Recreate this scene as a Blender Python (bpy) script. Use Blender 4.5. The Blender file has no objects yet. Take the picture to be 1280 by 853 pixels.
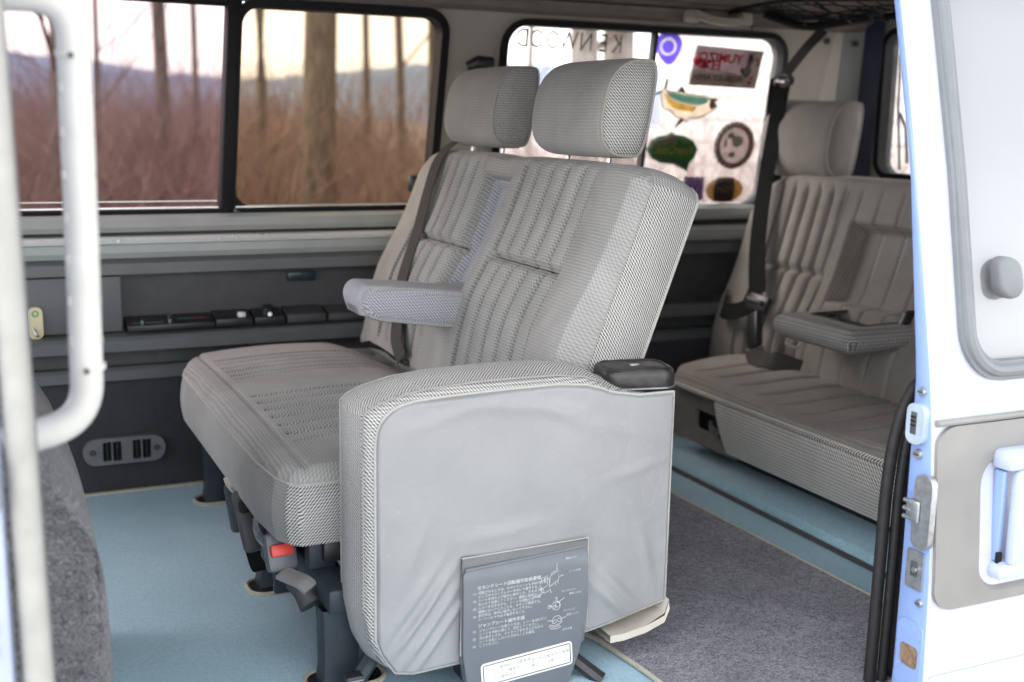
import bpy, bmesh, math, random
import numpy as np
from mathutils import Vector, Matrix
from mathutils.geometry import tessellate_polygon
random.seed(7); rng = np.random.default_rng(7)
S = bpy.context.scene
COL = S.collection
PI = math.pi

# ------------------------------------------------------------------ camera, world, sun, exposure
YAW, PITCH, ROLL, CAMZ = .4382, .1879, .0186, .8632
def cam_matrix():
    cy, sy, cp, sp, cr, sr = math.cos(YAW), math.sin(YAW), math.cos(PITCH), math.sin(PITCH), math.cos(ROLL), math.sin(ROLL)
    r = Vector((cy, -sy, 0)); fh = Vector((sy, cy, 0)); z = Vector((0, 0, 1))
    fw = cp*fh - sp*z; up = sp*fh + cp*z; d = -up
    R = cr*r - sr*d; D = sr*r + cr*d
    m = Matrix((R, -D, -fw)).transposed().to_4x4(); m.translation = Vector((0, 0, CAMZ))
    return m
cam = bpy.data.cameras.new('camera'); cam.sensor_width = 36; cam.lens = 1460.4/1280*36
cam.clip_start = .02; cam.clip_end = 3000
cam.dof.use_dof = True; cam.dof.focus_distance = 1.92; cam.dof.aperture_fstop = 3.1
camo = bpy.data.objects.new('camera', cam); COL.objects.link(camo); camo.matrix_world = cam_matrix(); S.camera = camo

SUN_EL, SUN_AZ = math.radians(48), math.radians(300)     # azimuth clockwise from +Y
W = bpy.data.worlds.new('World'); S.world = W; W.use_nodes = True
nt = W.node_tree; nt.nodes.clear()
sky = nt.nodes.new('ShaderNodeTexSky'); sky.sky_type = 'NISHITA'; sky.sun_disc = False
sky.sun_elevation = SUN_EL; sky.sun_rotation = SUN_AZ; sky.air_density = 1.0; sky.dust_density = 1.2; sky.ozone_density = .6
hs = nt.nodes.new('ShaderNodeHueSaturation'); hs.inputs['Saturation'].default_value = .16
mx = nt.nodes.new('ShaderNodeMix'); mx.data_type = 'RGBA'; mx.blend_type = 'MULTIPLY'; mx.inputs[0].default_value = 1
mx.inputs[7].default_value = (1.0, .98, .97, 1)
bg = nt.nodes.new('ShaderNodeBackground'); bg.inputs[1].default_value = .15
wo = nt.nodes.new('ShaderNodeOutputWorld')
nt.links.new(sky.outputs[0], hs.inputs['Color']); nt.links.new(hs.outputs[0], mx.inputs[6]); nt.links.new(mx.outputs[2], bg.inputs[0]); nt.links.new(bg.outputs[0], wo.inputs[0])
sl = bpy.data.lights.new('sun', 'SUN'); sl.energy = .6; sl.angle = math.radians(40); sl.color = (1, .96, .9)
so = bpy.data.objects.new('sun', sl); COL.objects.link(so)
sd = Vector((math.sin(SUN_AZ)*math.cos(SUN_EL), math.cos(SUN_AZ)*math.cos(SUN_EL), math.sin(SUN_EL)))
so.rotation_euler = sd.to_track_quat('Z', 'Y').to_euler(); so.location = (0, -4, 5)
vs = S.view_settings; vs.view_transform = 'Standard'; vs.look = 'None'; vs.gamma = 1; vs.use_curve_mapping = False; vs.exposure = 2.5
S.render.engine = 'CYCLES'; S.cycles.use_denoising = True; S.cycles.max_bounces = 10; S.cycles.diffuse_bounces = 6
S.cycles.transparent_max_bounces = 16; S.cycles.caustics_reflective = False; S.cycles.caustics_refractive = False

# ------------------------------------------------------------------ materials
MATS = {}
class NB:
    def __init__(s, name):
        s.m = bpy.data.materials.new(name); s.m.use_nodes = True; s.t = s.m.node_tree
        s.b = s.t.nodes['Principled BSDF']; MATS[name] = s.m
    def n(s, typ, **kw):
        x = s.t.nodes.new('ShaderNode'+typ)
        for k, v in kw.items():
            if k.startswith('i_'): x.inputs[k[2:].replace('_', ' ')].default_value = v
            else: setattr(x, k, v)
        return x
    def l(s, a, b): s.t.links.new(a, b)
    def math(s, op, a, b=None, c=None):
        x = s.t.nodes.new('ShaderNodeMath'); x.operation = op
        for i, v in enumerate((a, b, c)):
            if v is None: continue
            if isinstance(v, (int, float)): x.inputs[i].default_value = v
            else: s.l(v, x.inputs[i])
        return x.outputs[0]
    def noise(s, scale, detail=3, rough=.55, coord='Object', dist=0):
        tc = s.n('TexCoord'); x = s.n('TexNoise'); x.inputs['Scale'].default_value = scale; x.inputs['Detail'].default_value = detail
        x.inputs['Roughness'].default_value = rough; x.inputs['Distortion'].default_value = dist
        s.l(tc.outputs[coord], x.inputs['Vector']); return x.outputs['Fac']
    def mixc(s, fac, a, b):
        x = s.n('Mix', data_type='RGBA')
        if isinstance(fac, (int, float)): x.inputs[0].default_value = fac
        else: s.l(fac, x.inputs[0])
        for i, v in ((6, a), (7, b)):
            if isinstance(v, tuple): x.inputs[i].default_value = (*v[:3], 1)
            else: s.l(v, x.inputs[i])
        return x.outputs[2]
    def ramp(s, f, lo, hi):
        x = s.n('MapRange', clamp=True); s.l(f, x.inputs[0]); x.inputs[1].default_value = lo; x.inputs[2].default_value = hi
        return x.outputs[0]
    def bump(s, h, strength=.3, dist=.002):
        x = s.n('Bump'); x.inputs['Strength'].default_value = strength; x.inputs['Distance'].default_value = dist
        s.l(h, x.inputs['Height']); s.l(x.outputs[0], s.b.inputs['Normal'])
    def set(s, rough=.6, metal=0, spec=.5, sheen=0, coat=0):
        s.b.inputs['Roughness'].default_value = rough; s.b.inputs['Metallic'].default_value = metal
        s.b.inputs['Specular IOR Level'].default_value = spec; s.b.inputs['Sheen Weight'].default_value = sheen
        s.b.inputs['Coat Weight'].default_value = coat
def mul(c, k): return tuple(min(1, x*k) for x in c)
def plain(name, col, rough=.6, metal=0, spec=.5, var=.12, scale=25, grain=0, gscale=600, coat=0):
    b = NB(name); b.set(rough, metal, spec, 0, coat)
    f = b.ramp(b.noise(scale, 4), .3, .7)
    b.l(b.mixc(f, mul(col, 1-var), mul(col, 1+var)), b.b.inputs['Base Color'])
    rr = b.math('MULTIPLY_ADD', b.noise(scale*1.7, 5), .24, rough-.12); b.l(rr, b.b.inputs['Roughness'])
    if grain: b.bump(b.noise(gscale, 2), grain, .001)
    return b.m
def carpet(name, c0, c1, scale=420, big=9, bumpd=.004, strength=.7):
    b = NB(name); b.set(.95, 0, .15, .25)
    f = b.noise(scale, 3, .7); g = b.noise(big, 4); h = b.noise(scale*.28, 3, .7)
    q = b.math('ADD', b.math('MULTIPLY', f, .72), b.math('MULTIPLY', h, .28))
    c = b.mixc(b.ramp(q, .36, .64), c0, c1)
    c2 = b.mixc(b.math('MULTIPLY', b.ramp(g, .35, .75), .42), c, mul(c0, .8))
    b.l(c2, b.b.inputs['Base Color']); b.bump(q, strength, bumpd); return b.m
def fabric(name, dark, light, kind, sc=1.0, st=.24):
    # woven seat cloth on UVs measured in metres; 'weave' is the bold twill, 'velour' the brushed face
    b = NB(name); b.set(.92, 0, .2, .12)
    tc = b.n('TexCoord'); sp = b.n('SeparateXYZ'); b.l(tc.outputs['UV'], sp.inputs[0]); u, v = sp.outputs[0], sp.outputs[1]
    wob = b.math('ADD', b.math('MULTIPLY', b.math('SUBTRACT', b.noise(60, 2), .5), .004), b.math('MULTIPLY', b.math('SUBTRACT', b.noise(7, 3), .5), .009))
    if kind == 'weave':
        # rows of slanted dashes
        row = b.math('DIVIDE', v, .0050*sc)
        d = b.math('ADD', b.math('ADD', b.math('MULTIPLY', u, .9), b.math('MULTIPLY', v, .75)), wob)
        s1 = b.math('SINE', b.math('MULTIPLY', d, 2*PI/(.0046*sc)))
        s2 = b.math('SINE', b.math('MULTIPLY', row, 2*PI))
        k = b.math('ADD', s1, b.math('MULTIPLY', s2, .38))
        fac = b.ramp(k, -1.15, 1.0)
    else:
        s1 = b.math('SINE', b.math('MULTIPLY', b.math('ADD', v, wob), 2*PI/(.0056*sc)))
        s2 = b.math('SINE', b.math('MULTIPLY', b.math('ADD', u, b.math('MULTIPLY', v, .5)), 2*PI/(.0044*sc)))
        n1 = b.ramp(b.noise(9, 4), .35, .7); at = b.n('Attribute', attribute_name='stretch')
        k = b.math('MULTIPLY', b.math('ADD', s1, b.math('MULTIPLY', s2, .9)), b.math('ADD', b.math('MULTIPLY_ADD', n1, .18, .08), b.math('MULTIPLY', at.outputs['Fac'], st)))
        k = b.math('ADD', k, b.math('MULTIPLY', b.math('SUBTRACT', b.noise(5, 5, .65, dist=.6), .5), 1.1))
        fac = b.ramp(k, -1.1, 1.1)
    fz = b.math('ADD', fac, b.math('ADD', b.math('MULTIPLY', b.math('SUBTRACT', b.noise(900, 2), .5), .18), b.math('MULTIPLY', b.math('SUBTRACT', b.noise(6, 5, .7), .5), .35)))
    b.l(b.mixc(fz, dark, light), b.b.inputs['Base Color'])
    b.bump(fz, .5 if kind == 'weave' else .22, .0022); return b.m
def glass(name, tint, rough=0, gloss=1.0, haze=0):
    b = NB(name); b.t.nodes.remove(b.b); out = b.t.nodes['Material Output']
    tr = b.n('BsdfTransparent'); tr.inputs[0].default_value = (*tint, 1)
    gl = b.n('BsdfGlossy'); gl.inputs['Roughness'].default_value = rough+.02
    fr = b.n('Fresnel'); fr.inputs[0].default_value = 1.45; ge = b.n('NewGeometry')
    mixs = b.n('MixShader'); b.l(b.math('MULTIPLY', fr.outputs[0], b.math('MULTIPLY_ADD', ge.outputs['Backfacing'], -gloss, gloss)), mixs.inputs[0]); b.l(tr.outputs[0], mixs.inputs[1]); b.l(gl.outputs[0], mixs.inputs[2])
    last = mixs.outputs[0]
    if haze:                                              # dust film on the pane
        df = b.n('BsdfTranslucent'); df.inputs[0].default_value = (.8, .78, .76, 1)
        m2 = b.n('MixShader'); b.l(b.math('MULTIPLY', b.ramp(b.noise(14, 5), .2, .8), haze), m2.inputs[0]); b.l(last, m2.inputs[1]); b.l(df.outputs[0], m2.inputs[2]); last = m2.outputs[0]
    b.l(last, out.inputs['Surface']); return b.m

velour = fabric('seat_velour', (.105, .105, .10), (.50, .50, .485), 'velour')
weave = fabric('seat_weave', (.04, .04, .04), (.63, .625, .605), 'weave')
velour_b = fabric('bench_velour', (.082, .076, .071), (.44, .41, .38), 'velour', 1.15, .22)
weave_b = fabric('bench_weave', (.035, .033, .032), (.90, .87, .83), 'weave', 1.6)
bluecloth = fabric('armrest_cloth', (.21, .215, .24), (.55, .56, .61), 'weave', 1.15)
bluecloth_b = fabric('armrest_cloth_darker', (.09, .088, .092), (.56, .545, .54), 'weave', 1.6)
piping = plain('piping_cord', (.42, .415, .39), .9, 0, .2, .12, 300, .3, 900)
piping_b = plain('piping_cord_dull', (.33, .315, .29), .9, 0, .2, .12, 300, .3, 900)
b = NB('grey_vinyl'); b.set(.42, 0, .45)
f_ = b.ramp(b.noise(5, 6, .6), .3, .7); sc_ = b.ramp(b.noise(38, 5, .75, dist=1.5), .60, .72)
b.l(b.mixc(b.math('MULTIPLY', sc_, .35), b.mixc(f_, (.235, .242, .246), (.285, .290, .292)), (.36, .36, .35)), b.b.inputs['Base Color'])
b.l(b.math('MULTIPLY_ADD', b.noise(11, 5), .3, .28), b.b.inputs['Roughness'])
b.bump(b.math('ADD', b.math('MULTIPLY', b.noise(420, 2), .25), b.math('MULTIPLY', b.noise(16, 4, .6, dist=.8), 1.6)), .5, .0026)
vinyl = b.m
gplastic = plain('grey_plastic', (.125, .138, .155), .38, 0, .5, .05, 30, .12, 900)
dplastic = plain('dark_plastic', (.065, .066, .07), .5, 0, .4, .12, 30, .2, 700)
mplastic = plain('trim_plastic', (.12, .125, .13), .48, 0, .45, .08, 12, .25, 700)
lplastic = plain('sill_plastic', (.33, .345, .335), .42, 0, .5, .07, 10, .15, 700)
beige = plain('pillar_trim', (.40, .37, .325), .55, 0, .4, .08, 8, .2, 500)
headliner = plain('headliner_cloth', (.20, .18, .16), .9, 0, .1, .1, 20, .3, 800)
black = plain('black_rubber', (.009, .009, .011), .6, 0, .22, .2, 40)
blackp = plain('black_plastic', (.022, .023, .026), .35, 0, .5, .2, 40)
rubber = plain('seal_rubber', (.025, .025, .027), .55, 0, .3, .2, 60, .2, 200)
lrubber = plain('pale_seal_strip', (.33, .33, .31), .45, 0, .4, .1, 30)
grubber = plain('grey_window_seal', (.165, .178, .19), .5, 0, .4, .05, 20)
steel = plain('frame_steel', (.032, .042, .054), .42, .0, .4, .15, 30)
chrome = plain('bright_metal', (.62, .62, .62), .22, 1, .5, .08, 60)
zinc = plain('zinc_hardware', (.42, .44, .46), .35, .85, .5, .2, 90)
cream = plain('cream_plastic', (.52, .52, .49), .38, 0, .5, .06, 20)
whitepaint = plain('white_paint', (.50, .53, .60), .25, 0, .5, .015, 3, 0, 0, .6)
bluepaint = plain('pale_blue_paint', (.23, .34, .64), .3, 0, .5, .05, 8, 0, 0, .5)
tanbind = plain('carpet_binding', (.50, .46, .38), .9, 0, .2, .15, 200, .3, 500)
doortrim = plain('door_trim_grey', (.212, .211, .203), .5, 0, .4, .1, 9, .3, 160)
leather = plain('worn_black_leather', (.03, .029, .028), .35, 0, .5, .4, 70, .3, 300)
red = plain('red_button', (.70, .06, .045), .35)
white = plain('white_print', (.58, .58, .58), .6, var=.02)
ink = plain('dark_ink', (.05, .05, .05), .6, var=.05)
labelw = plain('cream_label', (.76, .76, .70), .5, var=.02)
webbing = plain('belt_webbing', (.07, .068, .065), .85, 0, .12, .08, 30, .2, 900)
webbing_b = plain('belt_webbing_dark', (.014, .0145, .0145), .9, 0, .08, .1, 30, .2, 900)
bluecarpet = carpet('blue_carpet', (.25, .45, .545), (.54, .76, .87), 420, 3.5, .003, .5)
greycarpet = carpet('grey_carpet', (.04, .04, .052), (.44, .44, .50), 290, 7)
wallcarpet = carpet('wall_carpet', (.035, .035, .040), (.085, .082, .088), 500, 8)
loopcarpet = carpet('loop_carpet', (.028, .029, .033), (.27, .27, .28), 330, 12, .006, 1)
tint1 = glass('tinted_glass', (.63, .57, .58), 0, .8)
tint2 = glass('bronze_tinted_glass', (.65, .59, .515), 0, .8)
clear = glass('clear_glass', (.95, .93, .92), 0, .9, .10)
doorglass = glass('door_glass', (.96, .97, .98), 0, 2.2, 0)

# ------------------------------------------------------------------ mesh helpers
class MB:
    def __init__(s): s.v = []; s.f = []; s.uv = []; s.mi = []; s.at = []
    def face(s, idx, uvs=None, m=0): s.f.append(tuple(idx)); s.uv.append(uvs); s.mi.append(m)
    def grid(s, P, UV=None, m=0, closed_u=False, flip=False):
        nj, ni = len(P), len(P[0]); o = len(s.v)
        for r in P: s.v += [tuple(p) for p in r]
        for j in range(nj-1):
            for i in range(ni if closed_u else ni-1):
                i2 = (i+1) % ni
                q = [o+j*ni+i, o+j*ni+i2, o+(j+1)*ni+i2, o+(j+1)*ni+i]
                w = None
                if UV: w = [UV[j][i], UV[j][i2], UV[j+1][i2], UV[j+1][i]]
                if flip: q = q[::-1]; w = w[::-1] if w else None
                s.face(q, w, m)
        return o
    def box(s, lo, hi, m=0, xf=None):
        o = len(s.v)
        for z in (lo[2], hi[2]):
            for y in (lo[1], hi[1]):
                for x in (lo[0], hi[0]):
                    p = (x, y, z); s.v.append(tuple(xf(*p)) if xf else p)
        for q in ((0, 2, 3, 1), (4, 5, 7, 6), (0, 1, 5, 4), (2, 6, 7, 3), (0, 4, 6, 2), (1, 3, 7, 5)): s.face([o+k for k in q], None, m)
    def tube(s, pts, r, n=8, closed=False, m=0, caps=True, flat=1.0, up=(0, 0, 1)):
        pts = [Vector(p) for p in pts]; N = len(pts); rows = []; uv = []; L = 0
        for k, p in enumerate(pts):
            a = pts[(k-1) % N] if (closed or k > 0) else p; b = pts[(k+1) % N] if (closed or k < N-1) else p
            t = (b-a).normalized(); u = Vector(up); u = (u - t*u.dot(t))
            if u.length < 1e-4: u = Vector((1, 0, 0)) - t*t.x
            u.normalize(); w = t.cross(u); rr = r[k] if hasattr(r, '__len__') else r
            if k: L += (p-pts[k-1]).length
            rows.append([p + u*math.cos(2*PI*i/n)*rr*flat + w*math.sin(2*PI*i/n)*rr for i in range(n)])
            uv.append([(2*PI*rr*i/n, L) for i in range(n)])
        if closed: rows.append(rows[0]); uv.append(uv[0])
        o = s.grid(rows, uv, m, True, True)
        if caps and not closed:
            s.face([o+i for i in range(n)], None, m); s.face([o+(N-1)*n+i for i in range(n)][::-1], None, m)
    def ribbon(s, pts, w, t, m=0, wdir=(1, 0, 0)):
        # flat strap: rectangular section; wdir is one vector or one for each point
        rows = []; uv = []; pts = [Vector(p) for p in pts]; N = len(pts); L = 0
        for k, p in enumerate(pts):
            T = (pts[min(k+1, N-1)]-pts[max(k-1, 0)]).normalized(); d = Vector(wdir[k] if isinstance(wdir[0], (tuple, list)) else wdir)
            d = (d-T*d.dot(T)).normalized(); nn = T.cross(d); ww = w[k] if hasattr(w, '__len__') else w
            if k: L += (p-pts[k-1]).length
            rows.append([p+d*ww/2+nn*t/2, p-d*ww/2+nn*t/2, p-d*ww/2-nn*t/2, p+d*ww/2-nn*t/2]); uv.append([(0, L), (w if not hasattr(w, '__len__') else .04, L)]*2)
        o = s.grid(rows, uv, m, True)
        s.face([o, o+1, o+2, o+3], None, m); e = o+(N-1)*4; s.face([e+3, e+2, e+1, e], None, m)
    def build(s, name, mats, parent=None, smooth=True, bevel=0, sharp=40):
        me = bpy.data.meshes.new(name); me.from_pydata(s.v, [], s.f)
        mats = mats if isinstance(mats, (list, tuple)) else [mats]
        for m in mats: me.materials.append(m)
        me.polygons.foreach_set('material_index', s.mi)
        if any(u for u in s.uv):
            ul = me.uv_layers.new(name='UVMap'); d = []
            for f, u in zip(s.f, s.uv): d += [c for p in (u or [(0, 0)]*len(f)) for c in p]
            ul.data.foreach_set('uv', d)
        if s.at:
            al = me.attributes.new('stretch', 'FLOAT', 'POINT'); al.data.foreach_set('value', (s.at+[0]*len(s.v))[:len(s.v)])
        bm = bmesh.new(); bm.from_mesh(me); bmesh.ops.remove_doubles(bm, verts=bm.verts, dist=1e-5)
        bmesh.ops.recalc_face_normals(bm, faces=bm.faces)
        if bevel:
            es = [e for e in bm.edges if len(e.link_faces) == 2 and e.calc_face_angle(0) > .6]
            bmesh.ops.bevel(bm, geom=es, offset=bevel, segments=2, affect='EDGES', profile=.5, clamp_overlap=True)
        bm.to_mesh(me); bm.free()
        if smooth:
            me.polygons.foreach_set('use_smooth', [True]*len(me.polygons))
            me.set_sharp_from_angle(angle=math.radians(sharp))
        return link(name, me, parent)
def link(name, me, parent=None):
    o = bpy.data.objects.new(name, me); COL.objects.link(o)
    if parent: o.parent = parent; o.matrix_parent_inverse = Matrix.Translation(-Vector(parent.location)) if parent.type == 'EMPTY' and not parent.parent else Matrix()
    return o
def tag(o, label=None, cat=None, group=None, kind=None):
    for k, v in (('label', label), ('category', cat), ('group', group), ('kind', kind)):
        if v: o[k] = v
    return o
def thing(name, loc, label, cat, group=None, kind=None):
    o = bpy.data.objects.new(name, None); COL.objects.link(o); o.location = loc; o.empty_display_size = .05
    return tag(o, label, cat, group, kind)
def sub(o, name, mb, mats, **kw):            # a sub-part under a part mesh
    return mb.build(name, mats, o, **kw)
def bx(name, lo, hi, mat, parent=None, bevel=.004, xf=None):
    m = MB(); m.box(lo, hi, 0, xf); return m.build(name, mat, parent, True, bevel)
def smooth01(x): x = min(1, max(0, x)); return x*x*(3-2*x)
def interp(xs, ys):
    xs = list(xs); ys = list(ys); return lambda x: float(np.interp(x, xs, ys))
def cluster(n, k=.5):
    s = np.linspace(0, 1, n); return (1-k)*s + k*(.5-.5*np.cos(PI*s))
def fillet(pts, r, n=6):
    # round the corners of a 3-D polyline
    P = [Vector(p) for p in pts]; out = [P[0]]
    for k in range(1, len(P)-1):
        a, b, c = P[k-1], P[k], P[k+1]; rr = min(r, (a-b).length*.49, (c-b).length*.49)
        p, q = b+(a-b).normalized()*rr, b+(c-b).normalized()*rr
        for i in range(n+1):
            t = i/n; out.append(p*(1-t)**2 + b*2*t*(1-t) + q*t*t)
    out.append(P[-1]); return out
def spline(pts, n=8):
    P = [Vector(p) for p in pts]; out = []
    for k in range(len(P)-1):
        p0, p1, p2, p3 = P[max(k-1, 0)], P[k], P[k+1], P[min(k+2, len(P)-1)]
        for i in range(n):
            t = i/n; out.append(.5*((2*p1)+(p2-p0)*t+(2*p0-5*p1+4*p2-p3)*t*t+(3*p1-p0-3*p2+p3)*t**3))
    out.append(P[-1]); return out
def rrect(x0, x1, y0, y1, r, n=6):
    out = []
    for cx, cy, a0 in ((x1-r, y1-r, 0), (x0+r, y1-r, 90), (x0+r, y0+r, 180), (x1-r, y0+r, 270)):
        for k in range(n+1):
            a = math.radians(a0+90*k/n); out.append((cx+r*math.cos(a), cy+r*math.sin(a)))
    return out
def pad(L, R, B0, B1, front, T, Re, xf, na=90, nb=70, mats=(0, 1), bulge=.006, uvo=(0, 0), nside=5):
    """upholstered pad in local (a, b, c): domed front face, rounded rim, fabric side band, flat back"""
    mb = MB(); sa = cluster(na, .45); sb = cluster(nb, .45); P = []; UV = []; CG = []; EG = []
    for t in sb:
        row = []; ur = []; cr = []; er = []
        for s_ in sa:
            a = L+(R-L)*s_; b0, b1 = B0(a), B1(a); b = b0+(b1-b0)*t
            e = max(0, min(a-L, R-a, b-b0, b1-b)); c = front(a, b)
            if e < Re: c = c*smooth01(e/Re) - (Re-math.sqrt(max(0, Re*Re-(Re-e)**2)))
            row.append(xf(a, b, c)); ur.append((a+uvo[0], b+uvo[1]))
            cr.append(c); er.append(e)
        P.append(row); UV.append(ur); CG.append(cr); EG.append(er)
    CG = np.array(CG); EG = np.array(EG); da = (R-L)*np.gradient(sa); g = np.abs(np.gradient(CG, axis=1))/da[None, :]*1.1
    mb.at += np.where(EG > .02, np.minimum(1, g), .4).ravel().tolist()
    mb.grid(P, UV, mats[0])
    loop = [(s_, 0) for s_ in sa] + [(1, t) for t in sb[1:]] + [(s_, 1) for s_ in sa[::-1][1:]] + [(0, t) for t in sb[::-1][1:-1]]
    rim = []
    for s_, t in loop:
        a = L+(R-L)*s_; b = B0(a)+(B1(a)-B0(a))*t; rim.append((a, b))
    ca, cb = (L+R)/2, sum(p[1] for p in rim)/len(rim); rows = []; uvs = []; per = [0]
    for k in range(1, len(rim)+1):
        p, q = rim[k-1], rim[k % len(rim)]; per.append(per[-1]+math.hypot(p[0]-q[0], p[1]-q[1]))
    for j in range(nside+1):
        f = j/nside; c = -Re-(T-Re)*f; row = []; ur = []
        for k, (a, b) in enumerate(rim):
            pa, pb = rim[k-1], rim[(k+1) % len(rim)]; ta, tb = pb[0]-pa[0], pb[1]-pa[1]; l = math.hypot(ta, tb) or 1
            o = bulge*math.sin(PI*f); row.append(xf(a+tb/l*o, b-ta/l*o, c)); ur.append((per[k], -c))
        row.append(row[0]); ur.append((per[-1], -c)); rows.append(row); uvs.append(ur)
    mb.grid(rows, uvs, mats[1], False, True)
    o = len(mb.v); mb.v += [tuple(p) for p in rows[-1][:-1]]; mb.face(list(range(o, o+len(rim)))[::-1], None, mats[1])
    return mb, rim
def holed(outer, holes, xf, t, cuts=(), axis=1, name='plate', mat=None, parent=None, cuts0=(), smooth=True):
    """plate with openings: 2-D outline + holes, sliced, thickened and bent by xf(x, y, c)"""
    polys = [[Vector((p[0], p[1], 0)) for p in outer]] + [[Vector((p[0], p[1], 0)) for p in h] for h in holes]
    flat = [p for q in polys for p in q]; bm = bmesh.new(); vs_ = [bm.verts.new(p) for p in flat]
    for tri in tessellate_polygon(polys):
        try: bm.faces.new([vs_[i] for i in tri])
        except ValueError: pass
    for ax, cs in ((axis, cuts), (1-axis, cuts0)):
        for c in cs:
            no = [0, 0, 0]; no[ax] = 1; co = [0, 0, 0]; co[ax] = c
            bmesh.ops.bisect_plane(bm, geom=bm.verts[:]+bm.edges[:]+bm.faces[:], plane_co=co, plane_no=no)
    bmesh.ops.recalc_face_normals(bm, faces=bm.faces)
    g = bmesh.ops.extrude_face_region(bm, geom=bm.faces[:])
    new = set(v for v in g['geom'] if isinstance(v, bmesh.types.BMVert))
    for v in bm.verts: v.co.z = -t if v in new else 0
    for v in bm.verts: v.co = Vector(xf(v.co.x, v.co.y, v.co.z))
    bmesh.ops.recalc_face_normals(bm, faces=bm.faces)
    me = bpy.data.meshes.new(name); bm.to_mesh(me); bm.free()
    if mat: me.materials.append(mat)
    if smooth:
        me.polygons.foreach_set('use_smooth', [True]*len(me.polygons)); me.set_sharp_from_angle(angle=math.radians(32))
    return link(name, me, parent)
def scaled(pts, d):
    # inset / outset a closed outline by d along its normals
    out = []; n = len(pts)
    for k in range(n):
        a, b = Vector(pts[k-1]), Vector(pts[(k+1) % n]); t = (b-a)
        if t.length < 1e-9: out.append(pts[k]); continue
        t.normalize(); out.append((pts[k][0]+t.y*d, pts[k][1]-t.x*d))
    return out
def text(s, size, xf, name, mat, parent, mirror=False, align='LEFT', depth=0, space=1.0, line=1.0, bold=0):
    cu = bpy.data.curves.new('t', 'FONT'); cu.body = s; cu.size = size; cu.align_x = align; cu.resolution_u = 2
    cu.space_character = space; cu.space_line = line; cu.offset = bold
    ob = bpy.data.objects.new('t', cu); COL.objects.link(ob); bpy.context.view_layer.update()
    me = bpy.data.meshes.new_from_object(ob.evaluated_get(bpy.context.evaluated_depsgraph_get()))
    bpy.data.objects.remove(ob); bpy.data.curves.remove(cu); me.name = name
    for v in me.vertices:
        x = -v.co.x if mirror else v.co.x; v.co = Vector(xf(x, v.co.y))
    me.materials.clear(); me.materials.append(mat); return link(name, me, parent)
def flatpoly(pts, xf, name, mat, parent, d=0, t=.0006):
    return holed(pts, [], lambda x, y, c: xf(x, y, d+c+t), t, (), 1, name, mat, parent, (), False)
def ellipse(cx, cy, rx, ry, n=40, rot=0):
    return [(cx+rx*math.cos(2*PI*k/n)*math.cos(rot)-ry*math.sin(2*PI*k/n)*math.sin(rot), cy+rx*math.cos(2*PI*k/n)*math.sin(rot)+ry*math.sin(2*PI*k/n)*math.cos(rot)) for k in range(n)]

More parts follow.
